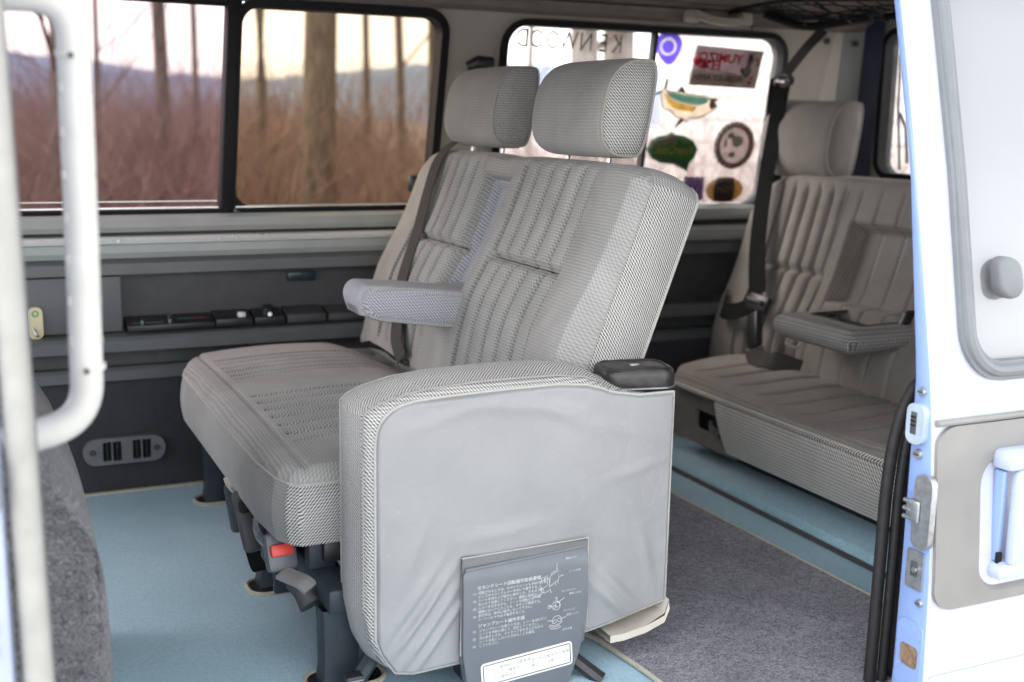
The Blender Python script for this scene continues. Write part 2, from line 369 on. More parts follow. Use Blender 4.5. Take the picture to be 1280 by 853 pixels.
# ------------------------------------------------------------------ outside: ground, hill, house, trees, thicket
def outside():
    g = MB(); n = 60; xs = np.concatenate([np.linspace(-900, -30, 20), np.linspace(-24, 40, 60), np.linspace(50, 900, 20)])
    ys = np.concatenate([np.linspace(-900, -20, 15), np.linspace(-15, 40, 60), np.linspace(50, 900, 20)])
    g.grid([[(x, y, -.55+.05*math.sin(x*.7)*math.cos(y*.9)*(1 if abs(x) < 40 and abs(y) < 40 else 0)-.03) for x in xs] for y in ys])
    b = NB('ground_litter'); b.set(.95, 0, .2)
    f = b.ramp(b.noise(.9, 6, .6), .42, .60)
    b.l(b.mixc(f, b.mixc(b.noise(30, 4), (.10, .075, .055), (.19, .145, .115)), (.62, .62, .64)), b.b.inputs['Base Color'])
    tag(g.build('ground', b.m), 'brown leaf litter with patches of old snow outside the van', 'ground', None, 'structure')
    # unseen pale gravel under and before the van, added to bounce light inside
    l = MB(); l.grid([[(x, y, -.545+.0) for x in np.linspace(-14, 14, 8)] for y in np.linspace(-14, 3.6, 8)])
    tag(l.build('bounce_gravel', carpet('bounce_pale', (.34, .33, .32), (.56, .55, .54), 60, 2)), 'pale unseen gravel added under the van to bounce light in', 'gravel', None, 'structure')
    # wooded ridge; distance haze is put into its blue colour
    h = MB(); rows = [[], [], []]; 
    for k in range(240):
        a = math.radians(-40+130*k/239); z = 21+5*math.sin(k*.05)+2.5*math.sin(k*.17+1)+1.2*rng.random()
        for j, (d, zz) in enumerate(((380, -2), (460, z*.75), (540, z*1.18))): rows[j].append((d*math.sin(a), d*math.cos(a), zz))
    h.grid(rows); tag(h.build('hill_ridge', plain('ridge_haze_blue', (.20, .26, .36), .95, 0, .1, .2, .02)), 'long low wooded ridge with haze painted into its blue beyond the bare trees', 'hill', None, 'structure')
    # pale house beyond the stickered window
    t = thing('pale_house', (7.4, 9.0, -.55), 'pale clapboard house wall seen through the stickered window', 'house')
    ux, uy = .80, -.60
    def hx(s, z, c): return (5.85+.8*s-.6*c, 9.35-.6*s-.8*c, z)
    wallm = plain('white_siding', (.80, .77, .74), .6, 0, .3, .06, 2)
    m = MB(); m.box((0, -.55, -.1), (9, 5.2, -4), 0, lambda a, b_, c: hx(a, b_, c)); m.build('wall', wallm, t, False)
    for k in range(28):
        z = -.5+k*.2; m = MB(); m.box((0, z, 0), (9, z+.19, -.09), 0, lambda a, b_, c: hx(a, b_, c+.012+(.012 if b_ == z else 0))); m.build('board', wallm, t, False)
    m = MB(); m.box((-.3, 5.2, .35), (9.3, 5.45, -4.3), 0, lambda a, b_, c: hx(a, b_, c)); m.build('roof', plain('roof_shingle', (.12, .11, .10), .9), t, False)
    bark = NB('tree_bark'); bark.set(.95, 0, .2)
    tc = bark.n('TexCoord'); mp = bark.n('Mapping'); mp.inputs['Scale'].default_value = (14, 14, 2.5); bark.l(tc.outputs['Object'], mp.inputs[0])
    nz = bark.n('TexNoise'); nz.inputs['Scale'].default_value = 3; nz.inputs['Detail'].default_value = 6; bark.l(mp.outputs[0], nz.inputs['Vector'])
    bark.l(bark.mixc(bark.ramp(nz.outputs['Fac'], .3, .7), (.10, .085, .072), (.27, .235, .20)), bark.b.inputs['Base Color']); bark.bump(nz.outputs['Fac'], .8, .03)
    twig = plain('twig_bark', (.13, .10, .085), .95, 0, .1, .3, 4)
    def tree(x, y, r, H, lean, seed, label):
        q = random.Random(seed); t = thing('bare_tree', (x, y, -.6), label, 'tree', 'bare trees outside the windows')
        pts = []; rad = []; n = 14
        for k in range(n+1):
            f = k/n; pts.append((x+lean*f*H+.05*math.sin(f*7+seed)*H*.1, y+.04*math.sin(f*5+seed*2), -.6+H*f)); rad.append(r*(1-.72*f)*(1.35 if k == 0 else 1))
        m = MB(); m.tube(pts, rad, 12, caps=False); m.build('trunk', bark.m, t)
        m = MB()
        def br(p, d, L, rr, lev):
            P = [p]; n2 = 5
            for i in range(n2):
                d = (d+Vector((q.uniform(-.22, .22), q.uniform(-.22, .22), q.uniform(-.08, .2)))).normalized(); P.append(P[-1]+d*L/n2)
            m.tube(P, [rr*(1-.75*i/n2) for i in range(n2+1)], 5 if lev < 2 else 4, caps=False)
            if lev < 3:
                for i in range(q.randint(3, 5)):
                    k = q.randint(1, n2); nd = (d+Vector((q.uniform(-1, 1), q.uniform(-1, 1), q.uniform(-.4, .7)))).normalized()
                    br(P[k], nd, L*q.uniform(.45, .7), rr*.5, lev+1)
        for i in range(q.randint(9, 13)):
            k = q.uniform(.22, .98); p = Vector(pts[int(k*n)]); a = q.uniform(0, 2*PI)
            br(p, Vector((math.cos(a), math.sin(a), q.uniform(.15, .9))).normalized(), H*q.uniform(.16, .30)*(1.1-k*.5), r*.30*(1.15-k), 1)
        m.build('crown', twig, t)
    def T(dx, dy, d): return dx*d, dy*d
    rows = [((.27, .963), 8.5, .135, 9, .0, 'thick pale bare trunk standing in the bronze tinted window'),
            ((.152, .988), 11, .072, 9, -.035, 'slim leaning bare tree in the pink tinted pane'),
            ((.172, .985), 13, .040, 8, .0, 'thin straight sapling beside the slim leaning tree'),
            ((.222, .975), 10, .05, 8, .005, 'slim bare tree next to the black window divider'),
            ((.335, .942), 12, .05, 9, -.02, 'slender bare tree in a cluster near the pillar'),
            ((.355, .935), 9, .042, 8, .015, 'slender bare tree nearest the window pillar'),
            ((.375, .927), 13, .08, 9, .0, 'slender bare tree just by the window frame corner'),
            ((.305, .952), 14, .05, 9, .02, 'thin bare tree between the thick trunk and the cluster'),
            ((.475, .88), 9, .125, 9, .0, 'wide trunk behind the brand lettering on the glass'),
            ((.502, .865), 9.4, .15, 9, .0, 'widest trunk behind the brand lettering, beside a gap'),
            ((.435, .90), 12, .04, 8, .02, 'thin bare tree behind the first letters on the glass'),
            ((.07, .997), 9, .06, 8, .03, 'bare tree beyond the grab rail'),
            ((.105, .994), 12, .03, 7, -.02, 'thin sapling right of the white grab rail')]
    for k, (d, dist, r, H, lean, lab) in enumerate(rows):
        x, y = d[0]*dist, d[1]*dist; tree(x, y, r, H, lean, k*13+5, lab)
    # thicket: countless stems
    m = MB(); q = random.Random(3)
    def stem(x, y, h, w, dx, dy):
        o = len(m.v); a = q.uniform(0, PI)
        for f in (0, .5, 1):
            cx, cy, cz = x+dx*f*f, y+dy*f*f, -.6+h*f
            for i in range(3): m.v.append((cx+w*(1-.75*f)*math.cos(a+2.1*i), cy+w*(1-.75*f)*math.sin(a+2.1*i), cz))
        for j in (0, 3):
            for i in range(3): m.face([o+j+i, o+j+(i+1) % 3, o+j+3+(i+1) % 3, o+j+3+i], None, 0 if q.random() < .6 else 1)
    for k in range(34000):
        d = 7+q.random()**.8*15; a = q.uniform(-.10, .80); x, y = d*math.sin(a), d*math.cos(a)
        if x > 5.2 and y-9.35 > -.75*(x-5.85)-1.5: continue
        if y < 4.6: continue
        h = q.uniform(.75, 1.35)+d*.034+ .35*math.sin(x*1.3)*math.sin(y*.9); h *= q.choice((.35, .5, .7, .8, .95, 1, 1.1))
        stem(x, y, max(.3, h), q.uniform(.003, .009), q.gauss(0, .75), q.gauss(0, .5))
    o = m.build('thicket', [plain('brush_red', (.26, .165, .14), .95, 0, .1, .3, 3), plain('brush_brown', (.31, .25, .205), .95, 0, .1, .3, 3)], None, False)
    tag(o, 'dense brown thicket of bare brush outside the windows', 'brush', None, 'stuff')
outside()

# ------------------------------------------------------------------ van shell
def WY(z): return 2.767-(z-.63)*.12
def wall(x, z, c): return (x, WY(z)-c, z)          # c: towards the cabin
def win_outline(x0, x1, z0, z1, r, sl=.035, rr=None):
    # window outline leaning slightly with the pillars
    return [(x+sl*(z-z0), z) for x, z in rrect(x0, x1, z0, z1, r, 8)]
W1 = win_outline(-.85, .535, .638, 1.125, .05, .04)
W2 = win_outline(.567, 1.062, .638, 1.112, .05, .04)
W3 = win_outline(1.222, 2.085, .625, 1.104, .065, .02)
W12 = win_outline(-.85, 1.062, .638, 1.112, .05, .04)

sw = thing('wall_right', (.8, 2.75, 0), 'grey trimmed far side wall of the van cabin', 'wall', None, 'structure')
holed([(-1.1, .60), (2.34, .60), (2.34, 1.16), (-1.1, 1.16)], [W12, W3], lambda x, z, c: wall(x, z, c), .03, np.linspace(.65, 1.1, 5), 1, 'window_surround', beige, sw)
def extr(name, prof, x0, x1, mat, parent, nx=2):   # profile of (y, z) points extruded along the van
    m = MB(); m.grid([[(x, y, z) for x in np.linspace(x0, x1, nx)] for y, z in prof]); m.v = m.v
    for x in (x0, x1):
        o = len(m.v); m.v += [(x, y, z) for y, z in prof]; m.face(list(range(o, o+len(prof))))
    o = len(m.v); a, b = prof[0], prof[-1]; m.v += [(x0, *a), (x1, *a), (x1, *b), (x0, *b)]; m.face([o, o+1, o+2, o+3])
    return m.build(name, mat, parent, True, 0, 25)
# lower wall, top to bottom
extr('sill_band', [(2.80, .638), (2.738, .636), (2.726, .628), (2.722, .61), (2.728, .598), (2.80, .595)], -1.1, 2.3, lplastic, sw)
extr('groove', [(2.80, .595), (2.745, .594), (2.745, .584), (2.80, .583)], -1.1, 2.3, blackp, sw)
extr('rail_band', [(2.80, .583), (2.722, .583), (2.708, .572), (2.705, .555), (2.712, .542), (2.80, .54)], -1.1, 2.3, lplastic, sw)
ch = extr('bright_strip', [(2.73, .591), (2.703, .590), (2.699, .583), (2.702, .575), (2.73, .574)], -.9, .99, plain('bright_aluminium', (.72, .72, .70), .3, .25, .5, .04, 8), sw)
for x in (.30, .52, .56, .97):
    m = MB(); m.tube([(x, 2.703, .583), (x, 2.696, .583)], .004, 10); sub(ch, 'screw', m, zinc)
extr('upper_panel', [(2.80, .54), (2.722, .54), (2.712, .53), (2.710, .506), (2.80, .503)], -1.1, 2.3, mplastic, sw)
m = MB(); m.box((.306, 2.76, .376), (2.3, 2.79, .503)); m.build('recess_back', dplastic, sw)
bx('recess_cheek', (-1.1, 2.712, .377), (.304, 2.80, .5025), mplastic, sw, .004)
extr('armrest_ledge', [(2.80, .375), (2.715, .374), (2.682, .370), (2.674, .362), (2.676, .338), (2.70, .333), (2.80, .332)], -1.1, 2.3, mplastic, sw)
extr('under_ledge', [(2.80, .332), (2.732, .331), (2.732, .297), (2.80, .296)], -1.1, 2.3, dplastic, sw)
extr('lower_band', [(2.80, .296), (2.712, .295), (2.704, .288), (2.706, .266), (2.80, .264)], -1.1, 2.3, mplastic, sw)
m = MB(); m.box((-1.1, 2.722, -.02), (2.36, 2.80, .264)); m.build('carpet_panel', wallcarpet, sw, False)
bx('seam_strip', (-1.1, 2.712, -.002), (1.56, 2.722, .005), tanbind, sw, .001)
# pillar upholstery between the windows, header rail
extr('header_rail', [(2.74, 1.119), (2.690, 1.121), (2.672, 1.130), (2.668, 1.142), (2.655, 1.147), (2.650, 1.158), (2.63, 1.162), (2.74, 1.19)], -1.1, 2.34, headliner, sw)
extr('header_groove', [(2.66, 1.148), (2.648, 1.150), (2.648, 1.1535), (2.66, 1.155)], 1.12, 2.2, blackp, sw)

def window(name, out, frame_w, fmat, gmat, label, dividers=()):
    w = thing(name, (sum(p[0] for p in out)/len(out), 2.74, .63), label, 'window', 'side windows of the van')
    inner = scaled(out, -frame_w) if sum((out[k][0]*out[(k+1) % len(out)][1]-out[(k+1) % len(out)][0]*out[k][1]) for k in range(len(out))) > 0 else scaled(out, frame_w)
    holed(scaled(out, .004), [inner], lambda x, z, c: wall(x, z, c+.016), .05, np.linspace(.7, 1.1, 5), 1, 'window_frame', fmat, w)
    holed(scaled(out, -.006), [], lambda x, z, c: wall(x, z, c-.012), .004, (), 1, 'pane', gmat, w)
    return w
# one big double side window: black rubber all round with the post in the middle
w1 = window('side_window', [(min(x, .548+.04*(z-.638)), z) for x, z in win_outline(-.85, .60, .636, 1.114, .05, .04)], .010, black, tint1, 'pink tinted side window pane behind the white grab rail')
w2 = window('side_window', win_outline(.553, 1.064, .636, 1.114, .055, .04), .016, black, tint2, 'bronze tinted side window pane with a thick tree trunk behind it')
m = MB(); m.box((.535, -.025, .636), (.566, .024, 1.112), 0, lambda x, c, z: wall(x+.04*(z-.638), z, c)); m.build('divider_post', black, w2, True, .004)
for wo_, xa, xb in ((w1, -.8, .53), (w2, .57, 1.05)):
    m = MB(); m.tube([wall(xa, .650, .017), wall(xb, .650, .017)], .0028, 6); m.build('bright_bead', chrome, wo_)
m = MB(); m.tube([wall(-.8, .664, .004), wall(.53, .664, .004)], .0014, 6); m.build('bright_bead', chrome, w1)
w3 = window('side_window', W3, .012, black, clear, 'side window covered with stickers and mirrored brand lettering')
m = MB(); m.box((1.656, -.012, .63), (1.668, .014, 1.10), 0, lambda x, c, z: wall(x+.012*(z-.63), z, c)); m.build('divider_post', rubber, w3, True, .003)
# ceiling
def arch(off):
    return [(2.69+off, 1.12), (2.655+off, 1.155+off), (2.58, 1.19+off), (2.3, 1.222+off), (2.0, 1.23+off), (1.7, 1.222+off), (1.47, 1.19+off), (1.40-off, 1.155+off), (1.37-off, 1.10)]
m = MB(); a0, a1 = arch(0), arch(.045)
prof = a0 + a1[::-1]
m.grid([[(x, y, z) for x in np.linspace(-1.1, 2.42, 8)] for y, z in prof+[prof[0]]])
for x in (-1.1, 2.42): o = len(m.v); m.v += [(x, y, z) for y, z in prof]; m.face(list(range(o, o+len(prof))))
tag(m.build('ceiling', headliner), 'brown grey cloth ceiling of the van', 'ceiling', None, 'structure')
# rear end
rw = thing('wall_rear', (2.38, 2.0, 0), 'tailgate end of the van cabin with its window', 'wall', None, 'structure')
RW = rrect(1.42, 2.625, .72, 1.125, .05)
holed([(1.2, -.02), (2.72, -.02), (2.72, 1.2), (1.2, 1.2)], [RW], lambda y, z, c: (2.37-c, y, z), .04, (), 1, 'tailgate', beige, rw)
tw = thing('tailgate_window', (2.38, 2.0, .72), 'tailgate window beyond the back bench headrest', 'window')
holed(scaled(RW, .006), [scaled(RW, -.012)], lambda y, z, c: (2.362-c, y, z), .05, (), 1, 'window_frame', black, tw)
holed(scaled(RW, -.004), [], lambda y, z, c: (2.392-c, y, z), .004, (), 1, 'pane', clear, tw)
wp = thing('rear_wiper', (2.41, 2.6, .75), 'thin black wiper arm standing upright outside the tailgate window', 'wiper')
m = MB(); m.tube([(2.412, 2.575, .74), (2.412, 2.60, .92), (2.412, 2.605, 1.06)], .004, 6); m.build('wiper_blade', black, wp)
m = MB(); m.tube([(2.424, 2.56, .76), (2.425, 2.578, .86), (2.416, 2.597, .90)], .005, 6); m.build('wiper_arm', black, wp)
# D-pillar trim: two faceted panels from the stickered window round to the tailgate
dp = thing('corner_pillar', (2.25, 2.68, .6), 'beige moulded corner pillar trim between the stickered window and the tailgate', 'pillar')
def strip(name, pts2, z0, z1, mat, parent, th=.012, lean=.06):
    m = MB(); P = []
    for z in np.linspace(z0, z1, 5):
        P.append([(x, y-lean*(z-.63), z) for x, y in pts2])
    m.grid(P); Q = [[(x+th, y+th, z) for x, y, z in r] for r in P]; m.grid(Q, None, 0, False, True)
    m.grid([P[0], Q[0]]); m.grid([P[-1], Q[-1]]); m.grid([[r[0] for r in P], [r[0] for r in Q]]); m.grid([[r[-1] for r in P], [r[-1] for r in Q]])
    return m.build(name, mat, parent, True, 0, 50)
strip('pillar_panel', [(2.115, 2.775), (2.15, 2.772), (2.20, 2.765), (2.255, 2.752), (2.285, 2.745)], .58, 1.16, plain('corner_trim_lit', (.55, .51, .45), .55, 0, .4, .06, 8), dp, .012, .085)  # lighter copy of the pillar beige; tailgate light put into the colour
strip('pillar_flange', [(2.287, 2.742), (2.30, 2.728), (2.335, 2.722), (2.342, 2.712)], .58, 1.16, lplastic, dp, .01, .07)
strip('painted_edge', [(2.345, 2.708), (2.352, 2.69), (2.358, 2.66), (2.361, 2.645)], .58, 1.18, plain('dark_blue_paint', (.05, .06, .11), .35), dp, .008, .05)
for x, y, z in ((2.235, 2.714, 1.095), (2.318, 2.690, 1.09)):
    m = MB(); m.tube([(x, y, z), (x-.006, y-.012, z)], .009, 10); m.build('trim_clip', dplastic, dp)
bx('panel_joint', (2.125, 2.722, .925), (2.285, 2.727, .929), headliner, dp, .001)

# near side: door opening jambs
ns = thing('wall_left', (1.9, 1.3, 0), 'quarter panel of the van behind the opened sliding door', 'wall', None, 'structure')
def nearY(z): return 1.262+max(0, z-.5)*.20
holed([(1.275, -.3), (2.42, -.3), (2.42, 1.12), (1.33, 1.12), (1.33, .52), (1.30, .47), (1.285, .41), (1.278, .3)], [rrect(1.45, 2.2, .62, 1.05, .05)], lambda x, z, c: (x, nearY(z)-c, z), .05, np.linspace(.5, 1.1, 6), 1, 'quarter_panel', plain('jamb_black', (.02, .02, .022), .5), ns)
holed(rrect(1.445, 2.205, .615, 1.055, .05), [], lambda x, z, c: (x, nearY(z)+.02-c, z), .004, (), 1, 'pane', clear, ns)
m = MB(); m.box((-1.1, 1.33, 1.10), (2.42, 1.42, 1.19)); m.build('cant_rail', whitepaint, ns, True, .01)
m = MB(); m.box((.0, 1.16, -.3), (1.6, 1.20, -.03)); m.build('sill_panel', bluepaint, ns, True, .01)
# rubber seal following the opening
sp_ = spline([(1.335, 1.335, .62), (1.300, 1.305, .50), (1.277, 1.30, .472), (1.261, 1.30, .44), (1.248, 1.30, .385), (1.242, 1.30, .311), (1.241, 1.30, .208), (1.240, 1.30, .103), (1.238, 1.30, -.03)], 6)
sl_ = thing('door_seal', (1.24, 1.3, 0), 'black double rubber door seal curving down the door opening', 'seal')
m = MB(); m.tube(sp_, .0095, 10, up=(0, 1, 0)); m.build('outer_bulb', rubber, sl_)
m = MB(); m.tube([(p.x+.019, p.y-.006, p.z) for p in sp_], .0075, 10, up=(0, 1, 0)); m.build('inner_lip', rubber, sl_)

wf = thing('front_light_block', (-1.1, 2.0, -.3), 'unseen front panel added to block skylight from the open cabin end', 'wall', None, 'structure')
m = MB(); m.box((-1.2, 1.2, -.3), (-1.1, 2.8, .50)); m.build('block_panel', dplastic, wf, True, .01)  # unseen plain panel added to cut skylight and darken under the bench
m = MB(); m.box((-1.15, 1.3, 1.08), (-1.05, 2.75, 1.25)); m.build('windscreen_header', headliner, wf, True, .01)
# floor
f = MB(); f.grid([[(x, y, 0) for x in np.linspace(-1.1, 1.575, 40)] for y in np.linspace(1.16, 2.74, 40)])
fl = tag(f.build('floor', bluecarpet), 'pale blue carpeted cabin floor', 'floor', None, 'structure')
m = MB(); m.box((-1.1, 1.17, -.05), (1.575, 2.75, -.006)); sub(fl, 'floor_pan', m, steel, smooth=False)
m = MB(); m.box((1.577, 1.2, -.03), (2.4, 2.75, .034)); sub(fl, 'raised_floor', m, bluecarpet, smooth=True, bevel=.012)
m = MB(); m.box((1.571, 1.2, .0), (1.577, 2.72, .012)); sub(fl, 'step_edge', m, wallcarpet, smooth=True, bevel=.004)
# grey carpet: rounded-corner sheet with a cream binding
pts = fillet([(.93, 1.17, 0), (.935, 1.44, 0), (.915, 1.63, 0), (.80, 1.76, 0), (.80, 2.60, 0), (1.455, 2.60, 0), (1.478, 1.50, 0), (1.478, 1.17, 0)], .06, 6)
gcr = thing('grey_carpet', (1.2, 1.9, 0), 'speckled charcoal grey carpet piece laid over the blue floor', 'carpet')
holed([(p.x, p.y) for p in pts], [], lambda x, y, c: (x, y, .008+c), .006, np.linspace(1.2, 2.6, 24), 1, 'pile', greycarpet, gcr, np.linspace(.85, 1.45, 12))
m = MB(); m.tube([(p.x, p.y+.002*math.sin(k*3), .006) for k, p in enumerate(pts)], .0042, 6); m.build('binding', tanbind, gcr)

# ------------------------------------------------------------------ upholstery
def pleats(a, a0, p, n, amp):
    # channel stitching: n channels of width p from a0, sharp valleys
    t = (a-a0)/p
    if t < -.02 or t > n+.02: return 0
    fr = t-math.floor(t); d = min(fr, 1-fr)*p; return -amp*(.72*math.exp(-(d/.0062)**2)+.28*(1-math.sin(PI*fr)))
def seam(d, w, amp): return -amp*math.exp(-(d/w)**2)

def headrest(name, y0, y1, x, zc, parent, fm, sm, pm, hh=.075, dd=.055, tilt=.12, posts=()):
    n = 56; prof = []
    for k in range(n):
        a = 2*PI*k/n; c, s_ = math.cos(a), math.sin(a)
        # D section: flat-ish back (+x), convex face (-x)
        px = (dd*.62*abs(c)**.35 if c > 0 else -dd*1.25*abs(c)**.85); pz = hh*math.copysign(abs(s_)**.72, s_)
        prof.append((px+tilt*pz, pz))
    m = MB(); rows = []; uv = []; L = y1-y0; ny = 24
    per = [0]
    for k in range(n): per.append(per[-1]+math.hypot(prof[k][0]-prof[(k+1) % n][0], prof[k][1]-prof[(k+1) % n][1]))
    for j in range(ny+1):
        f = j/ny; y = y0+L*f; e = min(f, 1-f)*L; sc = 1-.05*(1-min(1, e/.02))**2 + .012*math.sin(PI*f)
        # the far end is softly rounded, the near end ends in a flat piped cheek
        sc *= 1-.22*max(0, 1-(y1-y)/.05)**2
        rows.append([(x+px*sc, y, zc+pz*sc) for px, pz in prof]+[(x+prof[0][0]*sc, y, zc+prof[0][1]*sc)]); uv.append([(y, per[k]) for k in range(n+1)])
    m.grid(rows, uv, 0)
    for j, sg in ((0, -1), (ny, 1)):
        r = rows[j][:-1]; cen = (x, r[0][1]+sg*.012, zc); ring = [tuple(Vector(p)*.55+Vector(cen)*.45+Vector((0, sg*.002, 0))) for p in r]
        o = len(m.v); m.v += r+ring+[cen]
        for k in range(n):
            k2 = (k+1) % n; q = lambda p: (p[0], p[2])
            m.face([o+k, o+k2, o+n+k2, o+n+k], [q(r[k]), q(r[k2]), q(ring[k2]), q(ring[k])], 1)
            m.face([o+n+k, o+n+k2, o+2*n], [q(ring[k]), q(ring[k2]), q(cen)], 1)
    h = m.build(name, [fm, sm], parent, True, 0, 75)
    m = MB(); m.tube([(p[0], p[1]-.001, p[2]) for p in rows[0][:-1]], .0024, 6, True, up=(0, 1, 0)); sub(h, 'piping', m, pm)
    for y in posts:
        m = MB(); m.tube([(x-.015, y, zc-hh-.035), (x-.008, y, zc-hh+.02)], .0048, 10); sub(h, 'post', m, chrome)
    return h

# ---- second-row bench for two
bs = thing('bench_seat', (.65, 2.1, 0), 'grey ribbed velour two seat bench with folding armrest in the middle of the van', 'bench seat')
tb = Vector((.349, 0, .937)); nb_ = Vector((-.937, 0, .349)); P0 = Vector((.842, 2.62, .391)) - tb*.06
def back_xf(a, b, c): return P0 + Vector((0, -a, 0)) + tb*b + nb_*c
BL = .50                                             # backrest length up the slope
REC = (.425, .560, .205, .44)                         # armrest recess a0 a1 b0 b1
def back_front(a, b):
    bb = b-.06; c = .012*math.sin(PI*min(1, max(0, a/1.0)))+.022*math.exp(-((bb-.12)/.11)**2)
    for a0, n_, p in ((.155, 5, .053), (.60, 5, .054)):
        lim = smooth01((bb+.03)/.03)*smooth01((.430-bb)/.03); w = n_*p
        if bb > .225: c += pleats(a, a0, p, n_, .021)*lim
        else: c += pleats(a, a0-.004, p*1.03, n_, .021)*lim
        c += .007*math.exp(-(((a-a0-w/2)/(w*.55))**4))*lim
        if a0-.01 < a < a0+w+.01: c += seam(bb-.225, .0075, .018)
        for e in (a0, a0+w): c += .006*math.exp(-((a-e-math.copysign(.035, a-a0-w/2))/.035)**2)
    c += .012*smooth01((.09-a)/.09)*0+.010*math.exp(-((a-.95)/.05)**2)
    a0, a1, b0, b1 = REC
    ins = min(a-a0, a1-a, b-b0, b1-b)
    if ins > -.012: c -= .050*smooth01((ins+.006)/.012)
    return c
B1f = interp([0, .01, .03, .06, .10, .16, .40, .50, .60, .80, .93, .97, .988, 1.0], [.40, .43, .462, .483, .492, .496, .497, .492, .496, .496, .494, .489, .480, .466])
mb, rim = pad(0, 1.0, lambda a: 0, B1f, back_front, .115, .022, back_xf, 430, 130, (0, 1), .008)
bk = mb.build('backrest', [velour, weave], bs, True, 0, 75)
m = MB(); m.tube([back_xf(a, b, -.115) for a, b in rim], .0028, 6, True); sub(bk, 'piping', m, piping)
m = MB(); m.tube([back_xf(a, b, -.0215) for a, b in rim if a > .9], .0012, 6); sub(bk, 'seam_piping', m, piping_b)
valley_shade = plain('seam_shade', (.045, .045, .045), .9, 0, .1, .1, 300)  # dark lines along pleats and seams carry crease shade in their colour
for a0_, p_ in ((.155, .053), (.60, .054)):
    for k in range(6):
        for lo_, hi_, q_, o_ in ((.295, .475, p_, a0_), (.045, .275, p_*1.03, a0_-.004)):
            a_ = o_+k*q_
            m = MB(); m.tube([back_xf(a_, b, back_front(a_, b)+.0006) for b in np.linspace(lo_, hi_, 26)], .0013, 5); sub(bk, 'seam_tone_line', m, valley_shade)
    m = MB(); m.tube([back_xf(a, .285, back_front(a, .285)+.0006) for a in np.linspace(a0_, a0_+5*p_, 60)], .0013, 5); sub(bk, 'seam_tone_line', m, valley_shade)
# recess lining
a0, a1, b0, b1 = REC; m = MB()
P = [[back_xf(a, b, back_front(a, b)+.0025) for a in np.linspace(a0+.001, a1-.001, 24)] for b in np.linspace(b0, b1-.002, 20)]
m.grid(P, [[(a, b) for a in np.linspace(a0, a1, 24)] for b in np.linspace(b0, b1, 20)]); sub(bk, 'recess_lining', m, bluecloth)
# back shell
m = MB(); m.grid([[back_xf(a, b, -.118-.012*math.sin(PI*a)) for a in np.linspace(.02, .98, 12)] for b in np.linspace(.02, .43, 12)]); sub(bk, 'back_shell', m, gplastic)
headrest('headrest', 1.735, 2.025, 1.035, .884, bs, velour, weave, piping_b, .084, .052, .16, (1.80, 1.955))
headrest('headrest', 2.205, 2.495, 1.045, .887, bs, velour, weave, piping_b, .084, .052, .16, (2.27, 2.43))
# folding armrest
def arm_xf(a, b, c): return Vector((.640+a*.84, 2.155-b, .563+c+a*-.12))
m = MB(); n = 40; rows = []; uv = []
for j, y in enumerate(cluster(16, .5)):
    r = []; u = []; e = min(y, 1-y)*.115; ro = max(0, .02-e); ins = .02-math.sqrt(max(0, .0004-ro*ro))
    prof = fillet([(.015, 0, -.062), (.0, 0, -.03), (.018, 0, -.002), (.15, 0, .004), (.34, 0, .006), (.36, 0, -.01), (.36, 0, -.066), (.2, 0, -.070), (.05, 0, -.070), (.015, 0, -.062), (.0, 0, -.03)], .018, 4)[:-1]
    for p in prof:
        cx, cz = .18, -.032; q = (p.x-cx, p.z-cz); k = 1-ins/.06
        r.append(arm_xf(cx+q[0]*(1-ins/.2), y*.115, cz+q[1]*k)); u.append((p.x, p.z+y*.115))
    rows.append(r); uv.append(u)
nn = len(rows[0]); m.grid(rows, uv, 0, True)
for j in (0, 15): o = len(m.v); m.v += [tuple(p) for p in rows[j]]; m.face(list(range(o, o+nn)), [(p[0], p[2]) for p in rows[j]], 1)
ar = m.build('armrest', [bluecloth, bluecloth], bs, True, 0, 60)
m = MB(); m.tube([(p[0], p[1]-.001, p[2]) for p in rows[-2]], .0018, 6, True, up=(0, 1, 0)); sub(ar, 'piping', m, piping)
# seat cushion
def cu_xf(a, b, c): return Vector((.395+b, 2.60-a, .335+c))
def cu_front(a, b):
    c = .016*math.sin(PI*min(1, max(0, b/.47)))+.010*math.sin(PI*a/.945)-.03*smooth01((b-.33)/.14)
    bow = .05*(1-min(1, b/.16))**2
    for a0, n_, p in ((.135, 5, .042), (.50, 6, .050)):
        mid = a0+n_*p/2; aa = mid+(a-mid)*(1-bow*2.2)
        c += pleats(aa, a0, p, n_, .016)*smooth01((b-.055)/.03)
    c += seam(b-.048, .005, .004)
    return c
CUF = interp([0, .02, .06, .12, .8, .90, .93, .945], [.075, .04, .015, .0, .0, .008, .02, .035])
mb, rim = pad(0, .945, CUF, lambda a: .475, cu_front, .115, .02, cu_xf, 400, 110, (0, 1), .006)
